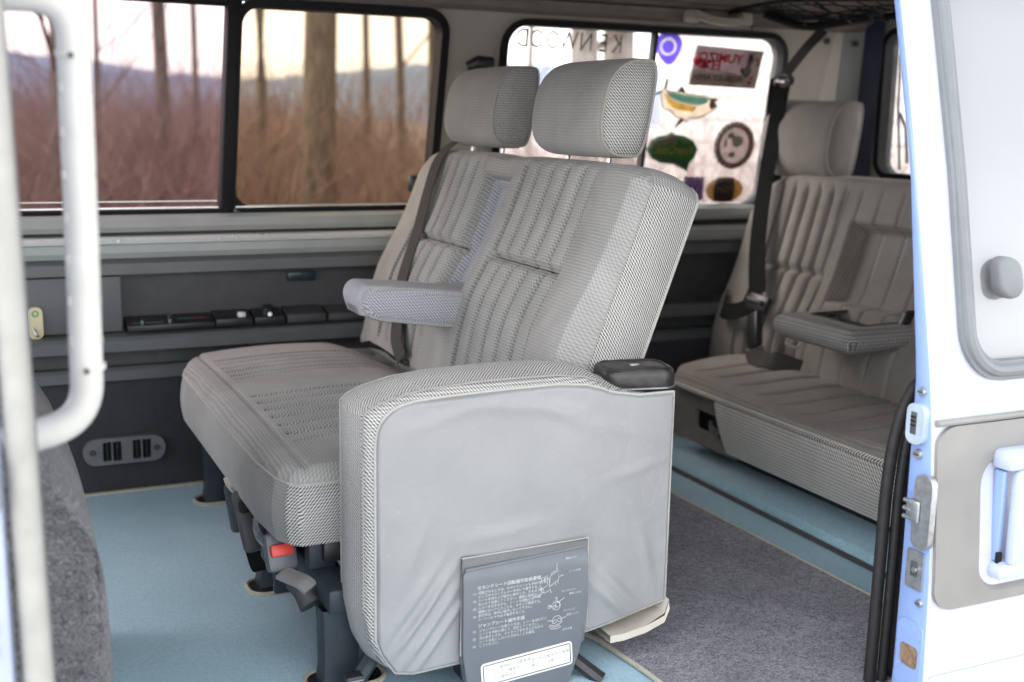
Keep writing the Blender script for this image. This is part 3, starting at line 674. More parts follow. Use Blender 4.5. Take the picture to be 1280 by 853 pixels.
# velour continues down the cushion's front border
cu = mb.build('seat_cushion', [velour, weave], bs, True, 0, 75)
m = MB(); m.tube([cu_xf(a, b, -.018) for a, b in rim], .0026, 6, True, up=(0, 0, 1)); sub(cu, 'piping', m, piping)
m = MB(); P = []; UV = []
fr = [(a, b) for a, b in rim if b < .05+.0 and a < .93]; fr.sort()
for j in range(7):
    f_ = j/6; P.append([cu_xf(a, b-.0066*math.sin(PI*f_)-.0012, -.021-.094*f_) for a, b in fr]); UV.append([(a, f_*.094) for a, b in fr])
m.grid(P, UV); sub(cu, 'border', m, velour)
for a0_, n_, p_ in ((.135, 5, .042), (.50, 6, .050)):
    for k in range(n_+1):
        pts = []
        for b in np.linspace(.062, .44, 40):
            mid = a0_+n_*p_/2; bow = .05*(1-min(1, b/.16))**2; a_ = mid+(a0_+k*p_-mid)/(1-bow*2.2); pts.append(cu_xf(a_, b, cu_front(a_, b)+.0006))
        m = MB(); m.tube(pts, .0013, 5); sub(cu, 'seam_tone_line', m, valley_shade)  # same dark lines, pleat shade put into the cushion by colour
# steel frame with legs
fx = .455
m = MB(); m.box((fx, 1.60, .125), (fx+.05, 2.62, .165)); m.build('frame_rail', steel, bs, True, .008)
m = MB(); m.box((.80, 1.66, .13), (.85, 2.60, .17)); m.build('frame_rail', steel, bs, True, .008)
m = MB(); m.box((.47, 1.68, .175), (.84, 2.58, .216)); m.build('seat_pan', blackp, bs, True, .01)
def leg(y, x=fx, w=.05, d=.042, h=.128):
    m = MB(); rows = []
    for z, k, dx in ((h, 1.0, 0), (h*.75, .94, 0), (.03, .92, .0), (.012, 1.0, .0), (-.002, 1.05, .0)):
        rows.append([(x+dx+w/2+sx*w/2*k, y+sy*d/2*k, z) for sx, sy in ((-1, -1), (1, -1), (1, 1), (-1, 1))])
    m.grid(rows, None, 0, True); m.build('leg', steel, bs, True, .004)
for y in (1.635, 2.055, 2.585): leg(y, fx-.006, .060, .046)
for y in (1.70, 2.56): leg(y, .80)
m = MB(); m.tube(fillet([(fx+.085, 1.60, .09), (fx+.055, 1.588, .04), (fx+.015, 1.57, .014)], .03), .014, 8); m.build('brace', steel, bs)
bx('latch_tab', (fx+.012, 1.552, .018), (fx+.04, 1.575, .045), blackp, bs, .004)
for z in range(4):
    bx('tab_rib', (fx+.0105, 1.5505, .022+z*.005), (fx+.0385, 1.5522, .0245+z*.005), zinc, bs, .0004)
for y0_, y1_, z0_, z1_, x0_ in ((1.69, 1.72, .165, .215, .45), (1.84, 1.90, .10, .21, .455), (1.98, 2.02, .09, .215, .44), (2.10, 2.13, .165, .22, .45), (1.86, 1.875, .06, .21, .435), (2.50, 2.56, .16, .22, .45)): bx('bracket', (x0_, y0_, z0_), (x0_+.045, y1_, z1_), steel, bs, .005)
for y_, z_ in ((1.80, .185), (1.91, .15), (2.16, .19), (1.87, .20)):
    m = MB(); m.tube([(.43, y_, z_), (.50, y_, z_)], .012, 10); pv = m.build('pivot', steel, bs)
    m = MB(); m.tube([(.422, y_, z_), (.432, y_, z_)], .006, 8); sub(pv, 'pivot_bolt', m, zinc)
m = MB(); m.tube([(.445+.010*math.cos(t), 1.80+.012*t/2, .150+.010*math.sin(t)) for t in np.linspace(0, 44, 160)], .0018, 5); m.build('return_spring', zinc, bs)
m = MB(); m.tube(fillet([(.44, 1.79, .20), (.425, 1.83, .175), (.43, 1.92, .165), (.44, 2.0, .19), (.445, 2.3, .195)], .03), .007, 8); m.build('release_rod', zinc, bs)
bx('adjuster_lever', (.415, 1.835, .125), (.428, 1.875, .20), dplastic, bs, .006)
bx('hinge_bracket', (.52, 1.60, .175), (.62, 1.66, .21), steel, bs, .008)
# carpet cut-outs round the feet
for y, r in ((1.64, .043), (2.045, .05), (2.585, .045)):
    t = thing('carpet_cutout', (fx+.01, y, 0), {1.64: 'bound carpet cutout round the foot by the folded jump seat', 2.045: 'bound carpet cutout round the middle foot of the bench', 2.585: 'bound carpet cutout round the foot by the far wall'}[y], 'cutout', 'carpet cutouts at the bench feet')
    out = [(fx+.022+px*1.0, y+py) for px, py in rrect(-.048, .075, -r*.8, r*.8, .03, 6)]
    m = MB(); m.tube([(x, yy, .002) for x, yy in out], .0042, 6, True); m.build('binding', tanbind, t)
    holed(out, [], lambda x, yy, c: (x, yy, .0035+c), .003, (), 1, 'opening', blackp, t)

# ---- folded jump seat beside the bench
js = thing('jump_seat', (.74, 1.56, 0), 'folded up jump seat showing its grey vinyl underside and instruction plate', 'jump seat')
JT = interp([.485, .495, .515, .56, .61, .66, .71, .79, .835, .86, .88, .93, .96, .99], [.450, .459, .468, .479, .484, .486, .487, .486, .481, .472, .460, .447, .445, .445])
JB = interp([.485, .495, .51, .53, .56, .63, .85, .89, .99], [.155, .105, .075, .058, .052, .055, .068, .075, .097])
def js_xf(a, b, c): return Vector((a, 1.515-c, b))
mb, rim = pad(.485, .99, JB, JT, lambda a, b: .006*math.sin(PI*(a-.485)/.505)*math.sin(PI*min(1, max(0, (b-.05)/.44))), .115, .016, js_xf, 130, 100, (1, 1), .010)
jc = mb.build('cushion', [velour, weave], js, True, 0, 75)
m = MB(); m.tube([js_xf(a, b, -.113) for a, b in rim if not (a > .985)], .0026, 6, False); sub(jc, 'piping', m, piping)
top = [(a, JT(a)) for a in np.linspace(.486, .86, 60)]
m = MB(); m.tube([js_xf(.4855, z, -.010) for z in np.linspace(.16, .41, 12)]+[js_xf(a, b, -.008) for a, b in top], .0013, 6); sub(jc, 'seam_piping', m, piping_b)
# inner seat face (velour) on the far side
m = MB(); P = [[(a, 1.632+.012*math.sin(PI*(a-.485)/.505), b) for a in np.linspace(.50, .975, 10)] for b in np.linspace(.12, .445, 10)]
m.grid(P, [[(p[0], p[2]) for p in r] for r in P]); sub(jc, 'seat_face', m, velour)
VT = interp([.500, .503, .508, .516, .526, .540, .56, .608, .709, .788, .835, .86, .88, .93, .992], [.405, .426, .440, .450, .458, .464, .468, .471, .474, .4745, .470, .463, .455, .4465, .4465])
VB = lambda a: JB(a)+.002+.02*max(0, 1-(a-.500)/.03)
def wr(a, b):
    # slack folds in the vinyl pulled towards the notch and a soft sag along the bottom
    c = .006*math.sin(PI*(a-.507)/.485)*math.sin(PI*min(1, max(0, (b-.06)/.44)))+.0025
    d = a-.507; k = math.exp(-((a-.575)/.055)**2-((b-.13)/.085)**2)
    for o, w, h in ((0, .008, .014), (.030, .010, .011), (.058, .007, .010), (-.03, .009, .008)):
        t = (a-.56-o)*.80-(b-.14)*.62; c += h*k*math.exp(-(t/w)**2)
    k2 = math.exp(-((a-.885)/.05)**2-((b-.12)/.05)**2)
    for o in (0, .03): t = (a-.885-o)*.7+(b-.12)*.7; c += .008*k2*math.exp(-(t/.009)**2)
    c += .0028*math.exp(-((b-(VT(a)-.030-.01*math.sin(a*17)))/.011)**2)*smooth01((a-.60)/.1)*smooth01((.86-a)/.06)
    c += .003*math.exp(-((a-.74)/.06)**2-((b-.245)/.02)**2)
    c += .0012*math.sin(a*41+b*23)*math.sin(b*37-a*11)+.0016*math.sin(a*23-b*9+1)*math.sin(b*19+a*13)
    for x0_, z0_, an, ln, h_ in ((.80, .425, -.5, .05, .003), (.88, .40, -.35, .05, .003), (.93, .33, .2, .06, .002), (.60, .44, .25, .06, .002), (.70, .26, .08, .07, .003), (.56, .25, 1.2, .05, .003), (.95, .18, -1.3, .05, .003)):
        u_ = (a-x0_)*math.cos(an)+(b-z0_)*math.sin(an); v_ = -(a-x0_)*math.sin(an)+(b-z0_)*math.cos(an); c += h_*math.exp(-(u_/ln)**2-(v_/.010)**2)
    return c
mb, rim2 = pad(.500, .992, VB, VT, wr, .014, .006, lambda a, b, c: Vector((a, 1.5105-c, b)), 150, 130, (0, 0), .001)
vc = mb.build('vinyl_cover', vinyl, js, True, 0, 70)
st = [(a, b) for a, b in rim2]
m = MB(); m.tube([(a, 1.514, b) for a, b in st], .0022, 6, True, up=(0, 1, 0)); sub(vc, 'stitched_edge', m, piping)
# notch with the hinge cover
bx('notch_backing', (.628, 1.499, .06), (.838, 1.512, .229), plain('notch_grey', (.13, .135, .14), .6), js, .002)
m = MB(); m.tube([(.627, 1.4985, .075), (.627, 1.4985, .228), (.8385, 1.4985, .2315), (.8405, 1.4985, .085)], .0012, 6); m.build('notch_piping', piping, js)
PLX = lambda x, z, c: (x, 1.4905-c+.012*max(0, (z-.19)/.03)**2, z)
pl = holed(fillet([(.640, .0, 0), (.6285, .075, 0), (.6275, .207, 0), (.8345, .216, 0), (.837, .12, 0), (.824, .05, 0), (.796, -.03, 0), (.655, -.03, 0)], .008, 4) and [(p.x, p.y) for p in fillet([(.652, -.03, 0), (.640, .0, 0), (.6285, .075, 0), (.6275, .209, 0), (.8345, .217, 0), (.837, .12, 0), (.824, .05, 0), (.796, -.03, 0)], .012, 4)], [], PLX, .02, np.linspace(.19, .215, 4), 1, 'instruction_plate', gplastic, js)
m = MB(); m.tube([PLX(x, .2095+(x-.63)*.0385, -.001) for x in np.linspace(.632, .831, 14)], .003, 8); sub(pl, 'rolled_edge', m, gplastic)
def on_plate(x0, z0, rot=.012):
    return lambda x, y: (x0+x*math.cos(rot)-y*math.sin(rot), 1.4896, z0+x*math.sin(rot)+y*math.cos(rot))
text('セカンドシート回転操作取扱要領', .0070, on_plate(.649, .1795), 'heading_print', white, pl, bold=.00005)
body1 = ['回転させるときは、セカンドシートを中央の位置', 'にしてからロックレバーを引いて操作する。', 'シートを持ち上げ後方に倒すとき、手をはさま', 'ないよう注意してください。確実に固定のこと', 'レバーを引きながら、シートを回転させ', '確実にロックしたことを、ゆすって確認する。', '走行中は、絶対に操作しないで下さい。', 'シートベルトを必ず着用すること。']
body2 = ['ジャンプシートを使うときは、レバーを上に引く', 'シートを手前に倒して、固定してください。', '元に戻すときは、ストラップを引き上げながら', 'シートを起こしロックされたことを確認', 'してください。']
for k, s_ in enumerate(body1): text(s_, .0051, on_plate(.651, .1722-k*.0060), 'body_print', white, pl)
text('ジャンプシート操作手順', .0070, on_plate(.651, .1195), 'heading_print', white, pl, bold=.00005)
for k, s_ in enumerate(body2): text(s_, .0051, on_plate(.653, .1125-k*.0060), 'body_print', white, pl)
for k, z in enumerate((.172, .160, .148, .136, .1125, .1005, .0885)): text('(%d)' % (k % 4+1), .0048, on_plate(.6425, z), 'number_print', white, pl)
def lines(name, segs, x0, z0, sc, r=.00045):
    m = MB()
    for sg in segs: m.tube([(x0+p[0]*sc, 1.4897, z0+p[1]*sc) for p in sg], r, 4)
    m.build(name, white, pl, False)
seat_d = [[(0, 0), (0, 1), (.9, 1.25), (1.1, 1.15), (1.15, .3)], [(0, 0), (.5, -.5), (1.3, -.15), (1.15, .3)], [(0, .0), (.85, .35), (.9, 1.25)], [(.5, -.5), (.45, -.05), (0, .35)], [(1.1, .35), (1.25, 1.5), (2.2, 1.95), (2.3, .9), (1.2, .2)],
          [(1.35, 1.55), (1.4, 1.85), (1.7, 2.0), (1.75, 1.75)], [(1.9, 1.85), (1.92, 2.1), (2.15, 2.2), (2.2, 1.95)], [(.1, 1.05), (.15, 1.35), (.45, 1.45), (.5, 1.2)], [(.55, 1.2), (.6, 1.5), (.85, 1.55), (.9, 1.3)],
          [(1.3, -.15), (1.35, -.55), (1.5, -.5)], [(1.9, .7), (1.95, .2)], [(2.2, .85), (2.25, .4)], [(.2, -.25), (-.1, -.9)], [(2.0, 2.1), (2.05, 2.9)], [(2.3, 1.2), (2.9, 1.35)]]
lines('seat_diagram', seat_d, .753, .163, .0135)
def circ(cx, cy, r, n=14, a0=0, a1=2*PI): return [(cx+r*math.cos(a0+(a1-a0)*k/n), cy+r*math.sin(a0+(a1-a0)*k/n)) for k in range(n+1)]
lines('lever_diagram', [circ(0, 0, 1), circ(.3, .2, .55), circ(-.35, -.2, .35), [(-2, .4), (-1.1, .2)], [(-2.1, 0), (-1, 0)], [(-2, -.4), (-1.1, -.25)], [(0, 1), (-.1, 1.9)], [(.6, .8), (1.9, 1.5)], [(.2, 1), (.25, 1.7), (-.3, 1.9)]], .781, .133, .0072)
lines('lock_diagram', [circ(0, 0, 1, 14, -.6, 3.6), circ(.45, .1, .35), circ(-.45, -.1, .35), [(-1.6, -.6), (-.6, -.9), (.5, -.7), (1.2, -.2)], [(-1.7, -.95), (-.4, -1.2), (.6, -1.0)], [(-1.4, -1.4), (0, -1.6), (.9, -1.25)], [(1, .3), (1.9, .5)], [(-.9, .1), (-2, .3)]], .783, .108, .0082)
for s_, x, z in (('固定レバー', .795, .2055), ('シート本体', .801, .184), ('回転脚', .741, .1515), ('ロックレバー', .790, .1535), ('解除つまみ', .803, .1475), ('ストラップ', .793, .121), ('固定フック', .799, .1135), ('レバー', .741, .114), ('足元注意', .793, .0905)):
    text(s_, .0042, on_plate(x, z), 'caption_print', white, pl)
lb = rrect(-.077, .077, -.0195, .0195, .006)
lx = lambda x, y, c: (.7345+x*math.cos(.075)-y*math.sin(.075), 1.4896-c, .0455+x*math.sin(.075)+y*math.cos(.075))
holed(lb, [], lx, .0012, (), 1, 'caution_label', labelw, pl, (), False)
holed(scaled(lb, -.003), [scaled(lb, -.0042)], lambda x, y, c: lx(x, y, c+.0006), .0005, (), 1, 'label_border', ink, pl, (), False)
lt = lambda x0, y0: (lambda x, y: tuple(lx(x0+x, y0+y, .0003)))
for s_, x, y in (('シート使用時の注意事項', -.067, .0055), ('１ ロックの確認をして', -.067, -.0025), ('　 から使用すること', -.067, -.0105), ('走行中は後向きで使用', .006, .0025), ('禁止。ご注意下さい。', .006, -.0065)): text(s_, .0066, lt(x, y), 'label_print', plain('grey_ink', (.25, .25, .24), .7) if 'grey_ink' not in MATS else MATS['grey_ink'], pl)
# cream foot of the seat shell at the lower corner, black floor strut
m = MB(); m.grid([[Vector((x, y, z+.012*max(0, (x-.95)/.04)**2*.5)) for x, z in ((.885, .060), (.91, .060), (.95, .066), (.985, .078), (.992, .098))] for y in (1.500, 1.512, 1.56, 1.62)])
m.grid([[Vector((x, y, z-.012)) for x, z in ((.885, .060), (.91, .060), (.95, .066), (.985, .078), (.994, .098))] for y in (1.500, 1.512, 1.56, 1.62)], None, 0, False, True)
m.grid([[(.885, 1.5, .06), (.91, 1.5, .06), (.95, 1.5, .066), (.985, 1.5, .078), (.992, 1.5, .1)], [(.885, 1.5, .048), (.91, 1.5, .048), (.95, 1.5, .054), (.985, 1.5, .066), (.994, 1.5, .088)]])
m.build('shell_corner', plain('aged_cream_plastic', (.55, .52, .45), .5), js)
m = MB(); m.tube([(.80, 1.53, .05), (.845, 1.495, .012), (.86, 1.48, .0)], .012, 8); m.build('strut', blackp, js)
m = MB(); m.box((.655, 1.53, -.002), (.80, 1.60, .06)); m.build('hinge_base', steel, js, True, .006)
# leather capped box on the seat corner
cb = thing('leather_box', (.955, 1.57, .44), 'worn black leather capped tray box at the corner of the jump seat', 'tray box')
m = MB(); o_ = rrect(-.062, .058, -.045, .045, .025)
def cb_xf(x, y, z): return (.955+x*.985+y*.17, 1.572-x*.17+y*.985, z)
rows = [[cb_xf(x*k, y*k, z) for x, y in o_] for z, k in ((.42, .93), (.447, .95), (.451, 1.0), (.470, 1.0), (.477, .97), (.480, .92))]
m.grid(rows, None, 0, True); o = len(m.v); m.v += rows[-1]; m.face(list(range(o, o+len(o_)))); m.build('lid', leather, cb, True, 0, 50)
m = MB(); m.tube([cb_xf(x*.86, y*.83, .4805) for x, y in o_], .0016, 6, True); m.build('lid_seam', leather, cb)
m = MB(); m.tube([cb_xf(x, y, .4515) for x, y in o_], .0018, 6, True); m.build('bright_edge', zinc, cb)
m = MB(); m.grid([[cb_xf(x*.93, y*.93, z) for x, y in o_] for z in (.39, .43)], None, 0, True); m.build('tray', blackp, cb)
bx('clip', (.945, 1.568, .479), (.962, 1.577, .4825), zinc, cb, .001)

# ------------------------------------------------------------------ back bench
rb = thing('bench_seat', (1.8, 2.0, .034), 'brown grey velour back bench with pull down tray armrest', 'bench seat')
tr_ = Vector((.265, 0, .964)).normalized(); nr_ = Vector((-tr_.z, 0, tr_.x)); R0 = Vector((1.870, 2.70, .20))
def rb_xf(a, b, c): return R0 + Vector((0, -a, 0)) + tr_*b + nr_*c
RREC = (.44, .73, .24, .44)
def rb_front(a, b):
    c = .014*math.sin(PI*min(1, a/1.33))+.025*math.exp(-((b-.13)/.12)**2)
    for a0, n_, p in ((.13, 5, .052), (.93, 5, .052)):
        lim = smooth01(b/.05)*smooth01((.545-b)/.06); w = n_*p
        c += (pleats(a, a0, p, n_, .022) if b > .30 else pleats(a, a0-.006, p*1.05, n_, .022))*lim
        if a0 < a < a0+w: c += seam(b-.30, .008, .014)
    for e in (.44, .51, .585, .66, .735): c += seam(a-e-.05*(b-.3), .004, .006)*smooth01((b-.02)/.05)*smooth01((.545-b)/.06)
    a0, a1, b0, b1 = RREC; ins = min(a-a0, a1-a, b-b0, b1-b)
    if ins > -.01: c -= .045*smooth01((ins+.005)/.016)
    return c
RB1 = interp([0, .01, .03, .07, .12, .2, .6, 1.2, 1.30, 1.33], [.36, .43, .485, .53, .552, .560, .562, .558, .53, .45])
mb, rim = pad(0, 1.33, lambda a: .0, RB1, rb_front, .12, .025, rb_xf, 380, 100, (0, 1), .008)
rbk = mb.build('backrest', [velour_b, velour_b], rb, True, 0, 75)
m = MB(); m.tube([rb_xf(a, b, -.022) for a, b in rim if b > .02], .0024, 6); sub(rbk, 'piping', m, piping_b)
for e in (.39, .44, .51, .585, .66, .735, .80):
    m = MB(); m.tube([rb_xf(e+.05*(b-.3), b, rb_front(e+.05*(b-.3), b)+.0012) for b in np.linspace(.04, .52, 40)], .0011, 5); sub(rbk, 'seam_tone_line', m, piping_b)  # pale lines paint edge highlights along the seams of the back
a0, a1, b0, b1 = RREC; m = MB()
m.grid([[rb_xf(a, b, -.034) for a in np.linspace(a0+.004, a1-.004, 6)] for b in np.linspace(b0, b1-.004, 6)], [[(a, b) for a in np.linspace(a0, a1, 6)] for b in np.linspace(b0, b1, 6)]); sub(rbk, 'recess_lining', m, bluecloth_b)
headrest('headrest', 2.40, 2.70, 2.070, .824, rb, velour_b, velour_b, piping_b, .100, .055, .14, (2.48, 2.62))
headrest('headrest', 1.38, 1.68, 2.070, .824, rb, velour_b, velour_b, piping_b, .100, .055, .14, (1.45, 1.61))
def rc_xf(a, b, c): return Vector((1.597+b, 2.50-a, .238+c))
def rc_line(k, b): return .10+k*.083+.045*(1-math.exp(-max(0, b-.04)/.05))
def rc_front(a, b):
    c = .026*math.sin(PI*min(1, max(0, b/.40)))*1+.006*math.sin(a*9)-.02*smooth01((b-.25)/.15)
    for k in range(13):
        d = a-rc_line(k, b); c -= .012*math.exp(-(d/.007)**2)*smooth01((b-.03)/.03)
    return c
RCF = interp([0, .02, .06, 1.0, 1.16], [.08, .03, 0, 0, .0])
mb, rim = pad(0, 1.16, RCF, lambda a: .40, rc_front, .03, .016, rc_xf, 330, 80, (0, 1), .004)
rcu = mb.build('seat_cushion', [velour_b, weave_b], rb, True, 0, 75)
m = MB(); m.tube([rc_xf(a, b, -.013) for a, b in rim if b < .2], .0026, 6); sub(rcu, 'piping', m, piping_b)
for k in range(13):
    m = MB(); m.tube([rc_xf(rc_line(k, b), b, rc_front(rc_line(k, b), b)+.0012) for b in np.linspace(.035, .30, 30)], .0012, 5); sub(rcu, 'seam_tone_line', m, piping_b)
# woven apron hanging from the front edge
m = MB(); P = []; UV = []
for j in range(9):
    f_ = j/8; P.append([(1.600-.010*math.sin(PI*f_)+.012*f_, 2.275-.055*f_**.7-a*(2.275-.055*f_**.7-1.33), .222-.135*f_) for a in np.linspace(0, 1, 30)])
    UV.append([((2.275-p[1]), p[2]) for p in P[-1]])
m.grid(P, UV); Q = [[(x+.05, y, z) for x, y, z in r] for r in P]; m.grid(Q, UV, 0, False, True); m.grid([P[-1], Q[-1]]); m.grid([[r[0] for r in P], [r[0] for r in Q]], [[(0, p[2]) for p in [r[0] for r in P]]]*2)
m.build('apron', weave_b, rb, True, 0, 60)
# side base with a slot and its lever
holed([(2.20, .075), (2.24, .205), (2.50, .205), (2.50, .075)], [rrect(2.235, 2.375, .112, .162, .012)], lambda y, z, c: (1.622-c, y, z), .012, (), 1, 'base_panel', plain('base_grey', (.17, .16, .15), .6), rb)
m = MB(); m.box((1.65, 2.22, .09), (1.66, 2.40, .18)); m.build('slot_back', blackp, rb)
m = MB(); m.tube([(1.64, 2.33, .135), (1.622, 2.30, .128), (1.616, 2.27, .124)], [.006, .008, .011], 8); m.build('slot_lever', zinc, rb)
m = MB(); m.box((1.70, 1.36, .03), (1.90, 2.46, .21)); m.build('base_box', blackp, rb, True, .01)
# tray armrest
ax = lambda x, y, z: (1.715+x, 2.225-y, .392+z+.02*(x-.1))
m = MB(); o_ = rrect(0, .25, 0, .285, .028); rows = []
for z, k in ((-.024, .028), (-.012, .008), (.008, 0), (.022, .004), (.030, .016), (.032, .03)):
    rows.append([ax(x, y, z) for x, y in scaled(o_, -k)])
hol = rrect(.075, .225, .055, .235, .012)
m.grid(rows, [[(2*p[1]+p[0], p[2]) for p in r] for r in rows], 0, True)
o = len(m.v); m.v += [ax(x, y, -.024) for x, y in scaled(o_, -.028)]; m.face(list(range(o, o+len(o_)))[::-1])
tray_o = scaled(o_, -.030)
ta = m.build('armrest', bluecloth_b, rb, True, 0, 60)
holed(tray_o, [hol], lambda x, y, c: ax(x, y, .032+c), .006, (), 1, 'top_pad', velour_b, ta)
holed(hol, [], lambda x, y, c: ax(x, y, .012+c), .004, (), 1, 'tray', blackp, ta)
m = MB(); m.tube([ax(x, y, .031) for x, y in hol], .003, 6, True); sub(ta, 'tray_lip', m, blackp)
m = MB(); m.tube(fillet([ax(.006, .07, -.018), ax(-.004, .075, -.03), ax(-.006, .12, -.032), ax(.004, .125, -.018)], .012), .004, 6); sub(ta, 'pull_loop', m, piping_b)
bx('hinge_arm', (1.875, 1.965, .40), (1.905, 1.985, .455), blackp, rb, .006, lambda x, y, z: (x+.5*(z-.40), y, z))

# ------------------------------------------------------------------ belts and buckles
sb = thing('shoulder_belt', (2.0, 2.6, .3), 'black shoulder belt hanging in front of the back bench from the corner pillar', 'seat belt')
pts = [(2.13, 2.60, 1.115), (2.09, 2.625, 1.06), (2.03, 2.635, .985)]
m = MB(); m.ribbon(spline(pts, 5), .046, .0025, 0, (.3, -.9, .3)); m.build('upper_strap', webbing, sb)
pts = [(2.025, 2.625, .972), (2.005, 2.622, .86), (1.965, 2.60, .70), (1.915, 2.55, .54), (1.862, 2.468, .425)]
m = MB(); m.ribbon(spline(pts, 6), .05, .0025, 0, (.25, -1, 0)); m.build('strap', webbing_b, sb)
m = MB(); m.ribbon(spline([(2.03, 2.65, .98), (2.06, 2.70, .90), (2.09, 2.72, .62)], 5), .046, .0025, 0, (.6, -.8, 0)); m.build('rear_strap', webbing_b, sb)
m = MB(); c_ = Vector((2.027, 2.628, .978)); m.tube([c_+Vector((-.01*k*.3, -.037*math.cos(t), .013*math.sin(t))) for k, t in ((0, 2*PI*i/20) for i in range(20))], .0075, 8, True, up=(1, 0, 0)); g_ = m.build('guide_loop', blackp, sb)
m = MB(); m.tube([c_+Vector((-.012, -.026, -.004)), c_+Vector((-.012, .016, .0))], .005, 8); sub(g_, 'bright_bar', m, chrome)
bk2 = thing('belt_buckle', (1.80, 2.38, .30), 'black buckle and tongue lying on the back bench beside the tray armrest', 'buckle')
def obox(name, c, u, v, w, su, sv, sw_, mat, parent, bev):
    u, v, w = Vector(u).normalized(), Vector(v), Vector(w); v = (v-u*v.dot(u)).normalized(); w = u.cross(v); c = Vector(c)
    m = MB(); m.box((-su/2, -sv/2, -sw_/2), (su/2, sv/2, sw_/2), 0, lambda a, b, d: c+u*a+v*b+w*d); return m.build(name, mat, parent, True, bev)
obox('tongue', (1.845, 2.44, .405), (.1, -1, -.1), (.4, 0, 1), (0, 0, 1), .075, .045, .016, blackp, bk2, .005)
obox('tongue_slot', (1.838, 2.442, .412), (.1, -1, -.1), (.4, 0, 1), (0, 0, 1), .058, .012, .020, dplastic, bk2, .003)
obox('buckle_body', (1.805, 2.395, .345), (-.35, -.55, -1), (0, -1, .4), (1, 0, 0), .095, .045, .024, blackp, bk2, .007)
m = MB(); m.ribbon(spline([(1.785, 2.365, .302), (1.775, 2.335, .282), (1.785, 2.285, .288), (1.84, 2.25, .268)], 6), .048, .004, 0, (.6, -.2, .5)); m.build('stub_strap', webbing, bk2)
m = MB(); m.ribbon(spline([(1.86, 2.47, .40), (1.845, 2.53, .372), (1.85, 2.60, .365), (1.90, 2.655, .39)], 6), .045, .0025, 0, (.3, 0, 1)); m.build('lap_strap', webbing_b, bk2)
# far belt lying down the bench backrest
fb = thing('lap_belt', (.92, 2.4, .4), 'grey shoulder belt lying down the far backrest of the two seat bench', 'seat belt')
def onback(Y, b, c=.028): return back_xf(2.62-Y, b+.06, c)
pts = [tuple(onback(2.50, .475, -.06)), tuple(onback(2.455, .452, -.005)), tuple(onback(2.452, .40, .022)), tuple(onback(2.435, .33)), tuple(onback(2.415, .23)), tuple(onback(2.375, .13, .040)), tuple(onback(2.33, .06, .042)), tuple(onback(2.285, .0, .042)), tuple(onback(2.25, -.035, .03))]
m = MB(); m.ribbon(spline(pts, 6), .042, .0022, 0, (.15, -1, .12)); m.build('strap', plain('belt_webbing_grey', (.075, .073, .07), .9, 0, .1, .06, 30, .2, 900), fb)
m = MB(); m.ribbon(spline([(.80, 2.50, .358), (.84, 2.42, .356), (.835, 2.30, .354), (.85, 2.18, .36)], 6), .05, .004, 0, (1, .2, 0)); m.build('lap_strap', webbing_b, fb)
obox('tongue', (.825, 2.27, .36), (0, 1, 0), (1, 0, 0), (0, 0, 1), .06, .04, .012, blackp, fb, .004)
# buckles hanging under the front edge of the bench
bb_ = thing('red_buckle', (.45, 1.76, .14), 'charcoal belt buckle with a red release button hanging under the bench', 'buckle')
obox('buckle_body', (.416, 1.735, .186), (.05, -.35, -1), (1, .05, 0), (0, 1, 0), .062, .050, .026, gplastic, bb_, .009)
obox('red_button', (.415, 1.726, .192), (.05, -.35, -1), (1, .05, 0), (0, 1, 0), .019, .036, .022, red, bb_, .003)
m = MB(); m.ribbon(spline([(.412, 1.712, .160), (.424, 1.695, .157), (.436, 1.678, .154), (.446, 1.665, .146)], 6), .028, .006, 0, (.9, .3, .2)); m.build('folded_strap', plain('worn_strap', (.24, .24, .24), .7), bb_)
m = MB(); m.tube(spline([(.424, 1.70, .146), (.436, 1.678, .136), (.444, 1.662, .120)], 6), [.011+.007*k/12 for k in range(13)], 12); m.build('strap_end', dplastic, bb_)
m = MB(); m.ribbon(spline([(.423, 1.755, .225), (.42, 1.77, .235), (.445, 1.79, .235)], 5), .042, .003, 0, (1, 0, 0)); m.build('upper_strap', webbing, bb_)
b2 = thing('dark_buckle', (.44, 1.95, .15), 'dark belt buckle with an open slot hanging under the bench cushion', 'buckle')
obox('buckle_body', (.412, 1.93, .175), (.15, -.35, -1), (1, .1, 0), (0, 1, 0), .11, .045, .026, dplastic, b2, .009)
obox('buckle_slot', (.404, 1.918, .205), (.15, -.35, -1), (1, .1, 0), (0, 1, 0), .022, .026, .024, black, b2, .006)
m = MB(); m.tube(fillet([(.41, 1.86, .20), (.405, 1.84, .18), (.42, 1.81, .165), (.43, 1.79, .19)], .02), .009, 8); m.build('hook', zinc, b2)
m = MB(); m.ribbon(spline([(.418, 1.935, .12), (.428, 1.945, .085), (.44, 1.96, .07), (.452, 1.975, .09)], 6), .030, .004, 0, (1, -.2, .1)); m.build('hanging_strap', webbing_b, b2)
b3 = thing('strap_loop', (.43, 2.02, .2), 'pale folded strap loop tucked under the bench front edge', 'strap')
m = MB(); m.ribbon(spline([(.42, 1.995, .205), (.405, 2.00, .22), (.405, 2.03, .226), (.425, 2.06, .21)], 6), .035, .006, 0, (1, .3, .3)); m.build('webbing', plain('pale_webbing', (.50, .48, .43), .7), b3)
m = MB(); m.ribbon(spline([(.43, 2.0, .195), (.415, 2.01, .20), (.42, 2.04, .205)], 5), .028, .005, 0, (1, .3, .3)); m.build('tan_lining', plain('tan_lining', (.42, .32, .20), .7), b3)
obox('dark_buckle_body', (.415, 2.035, .165), (.1, -.3, -1), (1, .1, 0), (0, 1, 0), .09, .042, .026, steel, b3, .008)

